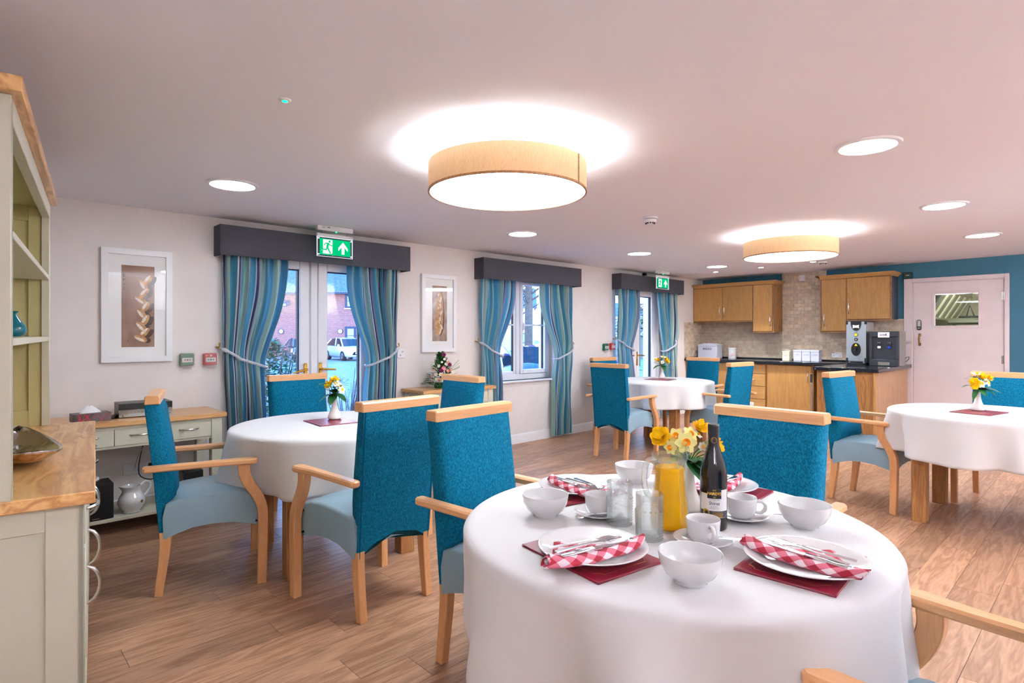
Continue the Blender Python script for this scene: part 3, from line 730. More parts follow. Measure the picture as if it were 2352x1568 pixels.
TB = [((1.53, .945), 0), ((1.70, 3.44), -8), ((6.22, 3.87), 3), ((5.33, .66), 0)]
for (c, r), l in zip(TB, ('round oak table laid for breakfast, under its white cloth', 'round oak table before the car-park glass doors', 'round oak table by the garden door and kitchen units', 'round oak table in front of the white kitchen door')): table(c, r, l)
for (c, r), l, s, d in zip(TB, ('white cloth on the laid table with wine and plates', 'white cloth on the table before the car-park glass doors', 'white cloth on the far table by the garden door', 'white cloth on the table before the white kitchen door'), (82, 11, 5, 8), (.31, .30, .29, .31)): cloth(c, d, s, l)

# ---------------------------------------------------------------- dresser with hutch (front nearly edge-on)
def handle_bow(mb, c, along, out, L, d, r=.006):
    """bow handle: c centre on the face, along/out unit vectors"""
    c = Vector(c); a = Vector(along); o = Vector(out); pts = []
    for i in range(13):
        s = -1 + 2 * i / 12; pts.append(c + a * (s * L / 2) + o * (d * (1 - s * s) ** .6 if abs(s) < 1 else 0))
    mb.tube(pts, [r * .8] + [r] * 11 + [r * .8], 8); return mb
o_ = dres(2.235, 0)
D = thing('dresser', 'tall cream dresser with oak worktop and open shelved hutch', 'dresser', (*o_, 0), ANG_D)
# local: +y along the front away from camera, +x towards the room (front edge x = 0), wall at x = -.5
LL = 1.82
top = MB(); top.box(-.49, 0, 0, LL, .811, .85, .003); obj('worktop', top, 'oak_top', D)
bd = MB(); bd.box(-.48, -.045, .055, LL - .03, .06, .81); bd.box(-.48, -.06, .06, LL - .03, 0, .06); obj('body', bd, 'cream_paint', D)
sd = MB()
for (x0, x1, z0, z1) in ((-.48, -.395, .0, .81), (-.125, -.030, .0, .81), (-.395, -.125, .735, .81), (-.395, -.125, .0, .10)): sd.box(x0, x1, .03, .056, z0, z1, .002)
sd.box(-.395, -.125, .040, .056, .10, .735); obj('side_panel', sd, 'cream_paint', D)
sf = MB(); sf.box(-.047, -.030, .03, .07, 0, .81, .002); sf.box(-.047, -.030, LL - .07, LL - .03, 0, .81, .002); obj('stile', sf, 'cream_paint', D)
nd = 4; dw = (LL - .16) / nd
for k in range(nd):
    y0 = .08 + k * dw
    dr = MB(); dr.box(-.045, -.026, y0 + .002, y0 + dw - .002, .665, .795, .002); o = obj('drawer', dr, 'cream_paint', D)
    h = MB(); handle_bow(h, (-.026, y0 + dw / 2, .745), (0, 1, 0), (1, 0, 0), .13, .034); obj('handle', h, 'nickel', o)
    dr = MB()
    for (a, b, p, q) in ((.002, .07, .075, .655), (dw - .07, dw - .002, .075, .655), (.07, dw - .07, .585, .655), (.07, dw - .07, .075, .145)): dr.box(-.045, -.026, y0 + a, y0 + b, p, q, .002)
    dr.box(-.045, -.036, y0 + .07, y0 + dw - .07, .145, .585); o = obj('door', dr, 'cream_paint', D)
    hy = y0 + (dw - .035 if k % 2 == 0 else .035)
    h = MB(); handle_bow(h, (-.026, hy, .52 if k else .40), (0, 0, 1), (1, 0, 0), .14, .040); obj('handle', h, 'nickel', o)
hx = -.20   # hutch front plane
HZ = 2.045; Z0 = .85
e = MB()
for (x0, x1, z0, z1) in ((-.49, -.42, Z0, HZ), (-.29, hx - .036, Z0, HZ), (-.42, -.29, Z0, Z0 + .085), (-.42, -.29, HZ - .10, HZ)): e.box(x0, x1, LL - .065, LL - .040, z0, z1, .0015)
e.box(-.42, -.29, LL - .053, LL - .040, Z0 + .085, HZ - .10); obj('end_panel', e, 'cream_inside', D)
e = MB(); e.box(-.49, hx, .002, .028, Z0, HZ, .002); obj('end_panel', e, 'cream_paint', D)
e = MB(); e.box(hx - .036, hx, LL - .075, LL - .035, Z0, HZ, .003); e.box(hx - .036, hx, .0, .040, Z0, HZ, .003); e.box(hx - .036, hx, .040, LL - .075, HZ - .075, HZ, .003); obj('face_frame', e, 'cream_paint', D)
e = MB(); e.box(-.49, -.478, .028, LL - .04, Z0, HZ); obj('back_board', e, 'cream_inside', D)
e = MB(); e.box(-.478, hx - .036, .028, LL - .04, HZ - .02, HZ); obj('ceiling_board', e, 'cream_inside', D)
for z in (1.305, 1.635):
    e = MB(); e.box(-.478, hx - .004, .028, LL - .066, z, z + .024, .002); obj('shelf', e, 'cream_paint', D)
e = MB(); e.box(-.49, hx + .028, -.045, LL + .0, HZ, HZ + .045, .003); obj('cornice', e, 'oak_top', D)
# silver and wood dish, blue glass vase
def dish():
    t = thing('leaf_dish', 'leaf-shaped dish with hammered silver inside on the oak dresser top', 'dish', (*dres(2.93, -.225), .85), ANG_D + R_(8))
    L = .30; W_ = .115
    def pt(u, v, inner):
        wl = W_ * math.sqrt(max(0, 1 - u * u)) ** 1.1
        x = v * wl; y = u * L; z = .012 + .045 * (u * u) + .032 * v * v * (1 - .5 * u * u) + (.026 * max(0, u) ** 6)
        return (x, y, z + (.004 if inner else -.008 * (1 - v * v)))
    for nm, inn, mm in (('inside', True, 'silver_hammered'), ('shell', False, 'dish_wood')):
        rows = [[pt(-1 + 2 * i / 28, -1 + 2 * j / 16, inn) for j in range(17)] for i in range(29)]
        o = obj(nm, MB().grid(rows, flip=inn), mm, t, angle=70); md = o.modifiers.new('th', 'SOLIDIFY'); md.thickness = .003; md.offset = 0
dish()
vp = dres(3.47, -.305)
v = MB(); v.lathe([(0, .004), (.030, .002), (.044, .012), (.050, .030), (.046, .048), (.030, .075), (.014, .098), (.011, .106), (.022, .118), (.020, .118), (.008, .106), (.010, .097), (.026, .073), (.042, .046), (.046, .030), (.040, .014), (0, .008)], 28)
o = obj('blue_vase', v, 'vase_blue', None, (*vp, 1.329)); tag(o, 'small turquoise glass vase on the dresser shelf', 'vase')

# ---------------------------------------------------------------- console tables
def console(x0, x1, yf, zt, label, shelf):
    t = thing('console_table', label, 'console table', (x0, yf, 0)); w = x1 - x0; d = YW - .02 - yf
    tp = MB(); tp.box(0, w, 0, d, zt - .034, zt, .003); obj('tabletop', tp, 'oak_top_x', t); zb = zt - .034
    for x in (.03, w - .10):
        for y in (.02, d - .09):
            l = MB(); l.box(x, x + .07, y, y + .07, 0, zb, .003); obj('leg', l, 'cream_paint', t)
    fr = MB(); fr.box(.10, w - .10, .03, .05, zb - .022, zb); fr.box(.10, w - .10, .03, .05, zb - .150, zb - .136); fr.box(.10, w - .10, d - .05, d - .02, zb - .15, zb)
    fr.box(.04, .06, .09, d - .09, zb - .15, zb); fr.box(w - .06, w - .04, .09, d - .09, zb - .15, zb); obj('apron', fr, 'cream_paint', t)
    n = 3 if shelf else 2; dw = (w - .20) / n
    for k in range(n):
        a = .10 + k * dw; dr = MB(); dr.box(a + .002, a + dw - .002, .024, .044, zb - .134, zb - .024, .002); o = obj('drawer', dr, 'cream_paint', t)
        h = MB(); handle_bow(h, (a + dw / 2, .024, zb - .068), (1, 0, 0), (0, -1, 0), .13, .030); obj('handle', h, 'nickel', o)
    if shelf:
        s = MB(); s.box(.03, w - .03, .03, d - .01, .088, .112, .003); obj('shelf', s, 'cream_paint', t)
    return t
console(.33, 1.43, 4.605, .760, 'cream console table with oak top, stereo and tissue box on it', True)
console(3.265, 4.225, 4.70, .785, 'cream console table with oak top carrying the big flower arrangement', False)
# ---------------------------------------------------------------- pelmets and curtains
def pelmet(x0, x1, z0, z1, label):
    y = YW - .165; t = .014; mb = MB()
    mb.prism([(x0, YW - .001), (x0, y), (x1, y), (x1, YW - .001), (x1 - t, YW - .001), (x1 - t, y + t), (x0 + t, y + t), (x0 + t, YW - .001)], z0, z1, 'Z')
    mb.box(x0 + t, x1 - t, y + t, YW - .001, z1 - .012, z1 - .001)
    o = obj('pelmet', mb, 'pelmet_cloth'); tag(o, label, 'pelmet', 'charcoal window pelmets')
pelmet(1.488, 3.285, 1.982, 2.226, 'long charcoal pelmet over the car-park glass doors')
pelmet(4.262, 5.985, 1.976, 2.215, 'charcoal pelmet over the casement window')
pelmet(6.875, 8.615, 1.998, 2.226, 'charcoal pelmet over the garden door by the kitchen')
# striped cloth, stripes by the cloth's own width
m = bpy.data.materials.new('stripe'); m.use_nodes = True; t_ = m.node_tree; N = t_.nodes; L = t_.links; b_ = N['Principled BSDF']
uvn = N.new('ShaderNodeUVMap'); uvn.uv_map = 'UVMap'; sx_ = N.new('ShaderNodeSeparateXYZ'); L.new(uvn.outputs[0], sx_.inputs[0])
fm = N.new('ShaderNodeMath'); fm.operation = 'FRACT'; L.new(sx_.outputs[0], fm.inputs[0])
cr = N.new('ShaderNodeValToRGB'); cr.color_ramp.interpolation = 'CONSTANT'; L.new(fm.outputs[0], cr.inputs[0])
ST = [(0, (66, 140, 172)), (.20, (206, 206, 216)), (.222, (46, 50, 84)), (.258, (134, 142, 172)), (.292, (150, 182, 172)), (.43, (134, 142, 172)), (.45, (150, 182, 172)), (.50, (66, 140, 172)), (.60, (232, 230, 234)), (.622, (46, 50, 84)), (.66, (134, 142, 172)), (.695, (78, 150, 180)), (.80, (150, 182, 172)), (.955, (206, 206, 216)), (.975, (52, 66, 100))]
el = cr.color_ramp.elements
el[0].position = 0; el[0].color = lin(ST[0][1]); el[1].position = ST[1][0]; el[1].color = lin(ST[1][1])
for p, c in ST[2:]: q = el.new(p); q.color = lin(c)
L.new(cr.outputs[0], b_.inputs['Base Color']); b_.inputs['Roughness'].default_value = .75; b_.inputs['Sheen Weight'].default_value = .3
tl = N.new('ShaderNodeBsdfTranslucent'); L.new(cr.outputs[0], tl.inputs[0]); mx_ = N.new('ShaderNodeMixShader'); mx_.inputs[0].default_value = .16
o_m = next(n for n in N if n.type == 'OUTPUT_MATERIAL'); L.new(b_.outputs[0], mx_.inputs[1]); L.new(tl.outputs[0], mx_.inputs[2]); L.new(mx_.outputs[0], o_m.inputs['Surface'])
M['stripe'] = m
def curtain(label, top, tie, bot, side, ztie, phase, nf=7, zb=.035):
    """top/tie/bot: (x0, x1); side -1: gathered to the hook at low x"""
    rnd = random.Random(int(phase * 100)); NU = 120; rows = []; uv = []
    y0 = YW - .075; zt = 2.02; zs = [zt - (zt - zb) * i / 56 for i in range(57)]
    jit = [rnd.uniform(-.35, .35) for _ in range(nf + 2)]
    for z in zs:
        row = []
        for i in range(NU + 1):
            u = i / NU; uu = u if side < 0 else 1 - u      # uu = 0 at the hook side
            zk = ztie - (.13 * uu if True else 0)            # the tie slopes down to the free edge
            if z > zk:
                s = max(0, (zt - z) / (zt - zk)); e = s ** 1.5
                s2 = e * e * (3 - 2 * e)
                a = [top[k] + (tie[k] - top[k]) * (s2 if True else s) for k in (0, 1)]
            else:
                s = min(1, (zk - z) / (zk - zb)); e = 1 - (1 - s) ** 2.2; a = [tie[k] + (bot[k] - tie[k]) * e for k in (0, 1)]; s2 = 1 - .55 * e
            # pleats: cloth folded, tighter at the tie
            ph = u * nf * 2 * PI + phase + jit[int(u * nf)] * math.sin(PI * (u * nf % 1))
            amp = .041 * (1 - .55 * math.exp(-((z - zk) / .10) ** 2))
            amp *= (.75 + .25 * math.sin(3 * u * PI + phase))
            x = a[0] + (a[1] - a[0]) * u + .010 * math.sin(ph * .5 + 1.3) * (1 - s2 * .4)
            y = y0 + amp * math.sin(ph) + .006 * math.sin(2 * ph + z * 5)
            y += .010 * math.sin(z * 7 + u * 9 + phase)
            y = min(y, YW - .012); row.append((x, y, z)); uv.append((u * 2.15 + phase * .37, z))
        rows.append(row)
    mb = MB().grid(rows, flip=True); mb.uv = uv
    o = obj('curtain', mb, 'stripe', angle=80); tag(o, label, 'curtain', 'blue striped curtains')
    # tie-back: twisted rope from a brass hook round the gathered cloth
    t = thing('curtain_tieback', label.replace('blue striped curtain', 'rope tie-back on the curtain'), 'curtain tie-back', (0, 0, 0), 0, 'twisted rope tie-backs')
    xa, xb = (tie[0], tie[1]) if side < 0 else (tie[1], tie[0]); dirn = 1 if xb > xa else -1
    hk = (xa - dirn * .022, YW - .03, ztie + .05)
    path = []
    for i in range(41):
        u = i / 40; a = u * PI
        path.append(Vector((hk[0] + (xb - hk[0] + dirn * .012) * u, YW - .045 - .085 * math.sin(min(1, u * 3.2) * PI / 2) * (1 if u < .93 else 1 - (u - .93) * 7), hk[2] - .055 * min(1, u * 2.5) - .125 * u ** 1.1)))
    back = [Vector((xb + dirn * .012, YW - .075, path[-1].z)), Vector((xb - dirn * .01, YW - .022, path[-1].z + .01))]
    path += back
    rp_ = MB()
    for k in range(2):
        pts = []
        for i in range(len(path) * 4 - 3):
            j, f = divmod(i, 4); p = path[j] + (path[min(j + 1, len(path) - 1)] - path[j]) * (f / 4)
            d = (path[min(j + 1, len(path) - 1)] - path[max(j - 1, 0)]).normalized(); n1 = d.cross(Vector((0, 0, 1))).normalized(); n2 = n1.cross(d)
            a = i * .62 + k * PI; pts.append(p + (n1 * math.cos(a) + n2 * math.sin(a)) * .0052)
        rp_.tube(pts[18:], .0072, 6)
    obj('rope', rp_, 'rope', t)
    sl = MB(); q0, q1 = path[2], path[6]; sl.tube([path[2], path[3], path[5], path[6]], [.007, .016, .016, .009], 10); obj('knot_cover', sl, 'rope', t)
    lp = MB(); lp.tube([Vector(hk) + Vector((0, -.028, .006)), path[2] + Vector((0, 0, .004))], .0025, 6); lp.tube([Vector(hk) + Vector((0, -.028, -.002)), path[2] - Vector((0, 0, .004))], .0025, 6); obj('loop', lp, 'rope', t)
    h = MB(); h.tube([(hk[0], YW, hk[2]), (hk[0], YW - .05, hk[2] - .002), (hk[0], YW - .062, hk[2] + .012), (hk[0], YW - .055, hk[2] + .028)], [.006, .005, .005, .006], 8); h.ball((hk[0], YW - .054, hk[2] + .03), .008, 8, 6); h.lathe([(0, 0), (.018, 0), (.014, .006), (0, .006)], 16, (hk[0], YW - .006, hk[2]))
    obj('hook', h, 'brass', t)
curtain('blue striped curtain beside the red call point at the car-park doors', (1.525, 2.085), (1.535, 1.875), (1.565, 1.905), -1, 1.185, .4)
curtain('blue striped curtain at the flower-console side of the car-park doors', (2.645, 3.215), (2.845, 3.195), (2.80, 3.19), 1, 1.165, 1.9)
curtain('blue striped curtain behind the flower-console end of the casement window', (4.285, 4.86), (4.30, 4.60), (4.28, 4.66), -1, 1.21, 3.1)
curtain('blue striped curtain hanging free to the floor at the casement window', (5.30, 5.93), (5.56, 5.925), (5.50, 5.885), 1, 1.15, 2.2)
curtain('blue striped curtain beside the far red call point at the garden door', (6.90, 7.43), (6.92, 7.27), (6.92, 7.30), -1, 1.225, 4.2)
curtain('blue striped curtain at the kitchen side of the garden door', (7.97, 8.52), (8.13, 8.52), (8.10, 8.50), 1, 1.20, 5.0)

# ---------------------------------------------------------------- framed prints
def picture(x0, x1, z0, z1, art, label, kind):
    t = thing('framed_print', label, 'picture', ((x0 + x1) / 2, YW, (z0 + z1) / 2)); w, h = (x1 - x0) / 2, (z1 - z0) / 2; fw = .042; Y = -.032
    for (p, q, r, s) in ((-w, -w + fw, -h, h), (w - fw, w, -h, h)):
        b = MB(); b.prism([(-w, -h), (-w + fw, -h + fw), (-w + fw, h - fw), (-w, h)] if p < 0 else [(w, -h), (w, h), (w - fw, h - fw), (w - fw, -h + fw)], Y, -.001, 'Y'); obj('frame_rail', b, 'white_gloss', t)
    for sg in (-1, 1):
        b = MB(); b.prism([(-w, sg * h), (-w + fw, sg * (h - fw)), (w - fw, sg * (h - fw)), (w, sg * h)], Y, -.001, 'Y'); obj('frame_rail', b, 'white_gloss', t)
    b = MB(); b.box(-w + fw, w - fw, -.016, -.010, -h + fw, h - fw); obj('mount', b, 'label_white', t)
    b = MB(); b.box(-w + fw, w - fw, -.024, -.022, -h + fw, h - fw); obj('glass', b, 'picture_glass', t)
    ax0, ax1, az0, az1 = art; cx, cz = (x0 + x1) / 2, (z0 + z1) / 2; ax0 -= cx; ax1 -= cx; az0 -= cz; az1 -= cz
    b = MB(); b.box(ax0, ax1, -.0168, -.016, az0, az1); o = obj('print', b, 'art_brown' if kind == 1 else 'art_grey', t)
    aw, ah = ax1 - ax0, az1 - az0
    def P(u, v): return (ax0 + u * aw, az1 - v * ah)
    def leaf(cu, cv, L_, Wd, ang, k=12, sh=0.):
        pts = []
        for i in range(k):
            a = 2 * PI * i / k; x = L_ * math.cos(a); y = Wd * math.sin(a) * (1 - .25 * math.cos(a)) + sh * math.cos(2 * a)
            xr, yr = rot2(x, y, ang); q = P(cu, cv); pts.append((q[0] + xr, q[1] + yr))
        return pts
    s = MB(); f = MB(); c = MB(); l = MB(); n = 0
    if kind == 1:
        seq = [(.80, .165, 55), (.66, .235, 120), (.69, .33, 50), (.57, .42, 145), (.73, .50, 60), (.60, .585, 125), (.72, .665, 62), (.585, .745, 132), (.70, .82, 48), (.57, .895, 155)]
        for i, (u, v, a) in enumerate(seq):
            yy = -.0172 - i * .00012; d = R_(a)
            s.prism(leaf(u + .14, v + .012, .040, .022, d), -.0170 - i * 2e-6, -.0169 - i * 2e-6, 'Y')
            f.prism(leaf(u, v, .047, .021, d), yy - .0001, yy, 'Y')
            dx, dy = rot2(.004, .008, d); q = leaf(u, v, .034, .010, d); c.prism([(x + dx, y + dy) for x, y in q], yy - .00016, yy - .0001, 'Y')
        for i, chh in enumerate('EPIS'):
            q = P(.075, .13 + .053 * i); lettering(l, chh, .032, lambda x, y: (q[0] + x, -.0175, q[1] + y), bold=.0007)
        q = P(.19, .925); lettering(l, 'f', .03, lambda x, y: (q[0] + x, -.0175, q[1] + y))
    else:
        s.prism(leaf(.54, .50, .245, .056, R_(88), 24), -.0171, -.0170, 'Y'); f.prism(leaf(.49, .50, .243, .050, R_(87), 24), -.0174, -.0173, 'Y')
        for i in range(9):
            u = .42 + .22 * ((i * 37) % 10) / 10; v = .16 + .082 * i; c.prism(leaf(u, v, .022 + .012 * (i % 3), .009, R_(70 + 17 * (i % 4)), 9), -.0177, -.0176, 'Y')
        for i in range(4):
            l.prism(leaf(.46 + .02 * i, .30 + .12 * i, .020, .004, R_(120), 8), -.0178, -.0177, 'Y')
    obj('painted_shadow', s, 'art_shadow', o); obj('painted_bread', f, 'art_bread', o); obj('painted_flour', c, 'art_flour', o); obj('painted_ink', l, 'ink' if kind == 1 else 'art_shadow', o)
mat('art_brown', (132, 100, 84), .9, c2=(160, 126, 106), scale=9, detail=6); mat('art_grey', (140, 112, 100), .9, c2=(186, 164, 152), scale=14, detail=6)
mat('art_shadow', (62, 42, 34), .9, c2=(84, 60, 50), scale=30); mat('art_bread', (160, 104, 50), .9, c2=(206, 160, 104), scale=34, detail=5); mat('art_flour', (214, 190, 166), .9, c2=(240, 232, 226), scale=60, detail=5)
picture(.724, 1.181, 1.134, 1.979, (.849, 1.062, 1.246, 1.858), 'white framed print of plaited bread above the stereo', 1)
picture(3.522, 3.983, 1.149, 1.987, (3.662, 3.858, 1.268, 1.868), 'white framed print of a single loaf above the flower arrangement', 2)

# ---------------------------------------------------------------- call points and plates on the window wall
def callpoint(x, z, col, label, k=1.):
    t = thing('call_point', label, 'call point', (x, YW, z))
    w = .049; b = MB(); b.box(-w, w, -.045, -.012, -w, w, .008); obj('body', b, col, t)
    b = MB(); b.box(-w + .004, w - .004, -.012, 0, -w + .004, w - .004); obj('back_box', b, col, t)
    b = MB(); b.box(-.038, .038, -.047, -.0448, -.022, .014, .001); obj('glass_panel', b, 'label_white', t)
    b = MB(); Y = -.0478
    b.prism([(.006 * math.cos(i * PI / 6), -.003 + .006 * math.sin(i * PI / 6)) for i in range(12)], Y, Y + .0006, 'Y')
    for s in (-1, 1):
        b.prism([(s * .010, -.003), (s * .017, .003), (s * .017, -.009)], Y, Y + .0006, 'Y'); b.box(s * .017, s * .025, Y, Y + .0006, -.005, -.001)
    obj('symbol', b, 'ink', t)
    b = MB()
    if 'green' in col:
        b.box(-.014, .018, Y + .003, Y + .0036, .030, .034); b.box(-.018, .018, Y + .003, Y + .0036, .022, .026)
    else:
        b.prism([(-.004, .022), (.008, .022), (.010, .034), (.002, .040), (-.006, .034)], Y + .002, Y + .0026, 'Y'); b.box(-.036, -.026, Y + .002, Y + .0026, .028, .033)
    obj('lettering', b, 'label_white', t)
    b = MB(); b.box(-w - .003, w + .003, -.052, -.049, -w - .012, w + .004, .001); b.box(-.032, .032, -.050, -.030, -w - .026, -w - .012, .004); obj('cover', b, 'cover', t)
callpoint(1.283, 1.142, 'green_plastic', 'green break-glass call point under the plaited bread print')
callpoint(1.453, 1.140, 'red_plastic', 'red fire call point beside the curtain at the car-park doors')
callpoint(6.695, 1.161, 'green_plastic', 'green break-glass call point on the far part of the window wall')
callpoint(6.855, 1.168, 'red_plastic', 'red fire call point beside the curtain at the garden door')
t = thing('key_switch', 'white square key switch plate between curtain and loaf print', 'switch', (3.277, YW, 1.146))
b = MB(); b.box(-.046, .046, -.012, 0, -.048, .048, .004); obj('plate', b, 'white_plastic', t)
b = MB(); b.tube([(-.014, -.017, -.018), (-.014, -.012, -.018)], .010, 14); obj('keyhole', b, 'chrome', t)
b = MB(); b.box(.0, .03, -.0126, -.012, .018, .022); b.box(.0, .022, -.0126, -.012, .008, .012); obj('print', b, 'ink_grey', t)
t = thing('door_contact', 'small black contact box above the garden-door pelmet', 'sensor', (7.68, YW, 2.275))
b = MB(); b.box(-.03, .03, -.05, 0, -.02, .02, .006); obj('body', b, 'black_plastic', t)
# ---------------------------------------------------------------- what stands on the tables
ZT = .7815                                  # cloth surface
def shape(name, mb, m, loc, label, cat, group=None, rz=0, angle=45):
    o = obj(name, mb, m, None, loc, rz, angle); return tag(o, label, cat, group)
# burgundy menu folders used as place mats
def folder(c, rz, w, h, label, group):
    t = thing('menu_folder', label, 'menu folder', (*c, ZT - .001), R_(rz), group)
    b = MB(); b.box(-w / 2, w / 2, -h / 2, h / 2, 0, .0022, .0008); obj('cover', b, 'burgundy', t)
    b = MB(); b.box(-w / 2 + .004, w / 2 - .003, -h / 2 + .003, h / 2 - .003, .0022, .004); obj('pages', b, 'label_white', t)
    b = MB(); b.box(-w / 2, w / 2, -h / 2, h / 2, .004, .0064, .0008); obj('cover', b, 'burgundy', t)
    b = MB(); z0, z1 = .0064, .0067; iw, ih = w / 2 - .022, h / 2 - .022
    for (x0, x1, y0, y1) in ((-iw + .02, iw - .02, ih - .0008, ih), (-iw + .02, iw - .02, -ih, -ih + .0008), (-iw, -iw + .0008, -ih + .02, ih - .02), (iw - .0008, iw, -ih + .02, ih - .02)): b.box(x0, x1, y0, y1, z0, z1)
    for sx in (-1, 1):
        for sy in (-1, 1):
            pts = [Vector((sx * (iw - .02 + .014 * (1 - math.cos(a)) * 0 + .02 * math.sin(a) * .2), sy * (ih - .02 * (a / 1.57)), z1)) for a in ()]
            p = [(sx * (iw - .02), sy * ih), (sx * (iw - .017), sy * (ih - .008)), (sx * (iw - .008), sy * (ih - .017)), (sx * iw, sy * (ih - .02))]
            b.tube([(x, y, z1) for x, y in p], .0006, 4)
    obj('gilt_line', b, 'gold', t)
folder((1.157, .930), -8.5, .22, .29, 'burgundy menu folder under the plate beside two tumblers', 'burgundy menu folders')
folder((1.480, .535), 94, .22, .29, 'burgundy menu folder under the plate nearest the bowl and cup', 'burgundy menu folders')
folder((1.575, 1.325), 80, .22, .29, 'burgundy menu folder mostly hidden under the plate by the teal chair arm', 'burgundy menu folders')
folder((1.965, .985), 4, .22, .29, 'burgundy menu folder under the plate behind the wine bottle', 'burgundy menu folders')
folder((1.700, 3.478), -4, .245, .29, 'burgundy menu folder under the small vase before the car-park doors', 'burgundy menu folders')
folder((5.275, .700), 77, .24, .31, 'burgundy menu folder under the vase before the white kitchen door', 'burgundy menu folders')
folder((6.270, 3.930), 8, .25, .31, 'burgundy menu folder under the vase at the garden door table', 'burgundy menu folders')
# plates
PLT = [((1.157, .922), 'white plate with napkin beside the two tumblers'), ((1.468, .522), 'white plate with napkin between the two front bowls'), ((1.590, 1.335), 'white plate with napkin at the grey-seated chair arm'), ((1.965, 1.000), 'white plate with napkin behind the wine bottle')]
pl = MB(); pl.lathe([(0, .004), (.070, .004), (.078, .0), (.084, .001), (.088, .006), (.128, .016), (.1375, .020), (.1385, .022), (.136, .023), (.126, .0195), (.094, .011), (.084, .008), (0, .0075)], 72)
pm_ = mesh_of('plate', pl, 'china', 50)
for c, l in PLT: o = obj('plate', pm_, 'china', None, (*c, ZT + .006)); tag(o, l, 'plate', 'white dinner plates')
# bowls
bw = MB(); bw.lathe([(0, .004), (.030, .004), (.033, 0), (.037, .0), (.038, .005), (.056, .020), (.068, .042), (.0715, .064), (.0710, .0665), (.0690, .0655), (.0650, .044), (.053, .023), (.034, .009), (0, .008)], 64)
bm_ = mesh_of('bowl', bw, 'china', 50)
for c, l in (((1.305, 1.225), 'white bowl next to the chair-side plate and cup'), ((1.195, .672), 'white bowl at the table edge between two plates'), ((1.780, .636), 'white bowl with the teal chair behind it'), ((1.845, 1.272), 'white bowl half hidden behind the juice jug')):
    o = obj('bowl', bm_, 'china', None, (*c, ZT)); tag(o, l, 'bowl', 'white cereal bowls')
# cups, saucers, teaspoons
sm = MB(); sm.lathe([(0, .003), (.026, .003), (.030, 0), (.034, .0), (.038, .004), (.062, .011), (.0765, .0165), (.0770, .018), (.075, .0185), (.060, .0135), (.034, .008), (0, .007)], 56); sm_ = mesh_of('saucer', sm, 'china', 50)
def cup(c, a, lab):
    o = obj('saucer', sm_, 'china', None, (*c, ZT)); tag(o, 'white saucer ' + lab, 'saucer', 'white saucers')
    t = thing('teacup', 'white cup ' + lab, 'cup', (*c, ZT + .0075), a, 'white teacups')
    b = MB(); b.lathe([(0, .003), (.022, .003), (.024, 0), (.028, 0), (.036, .008), (.042, .026), (.0440, .050), (.0448, .060), (.0440, .0615), (.0418, .060), (.0405, .048), (.0385, .026), (.033, .011), (0, .008)], 56); obj('body', b, 'china', t, angle=50)
    b = MB(); b.tube(smoothpath3([(.0415, 0, .050), (.056, 0, .052), (.066, 0, .042), (.065, 0, .028), (.054, 0, .018), (.039, 0, .020)], 4), [.0052] * 21, 10, flat=1.0); obj('handle', b, 'china', t)
def smoothpath3(p, k=4):
    out = []
    for i in range(len(p) - 1):
        q = [Vector(p[max(i - 1, 0)]), Vector(p[i]), Vector(p[i + 1]), Vector(p[min(i + 2, len(p) - 1)])]
        for j in range(k):
            t = j / k; out.append(.5 * ((2 * q[1]) + (q[2] - q[0]) * t + (2 * q[0] - 5 * q[1] + 4 * q[2] - q[3]) * t * t + (3 * q[1] - q[0] - 3 * q[2] + q[3]) * t ** 3))
    out.append(Vector(p[-1])); return out
cup((1.432, .768), R_(232), 'in front of the wine bottle'); cup((1.418, 1.105), R_(75), 'behind the two tumblers'); cup((1.706, .790), R_(-62), 'at the far side of the wine bottle')
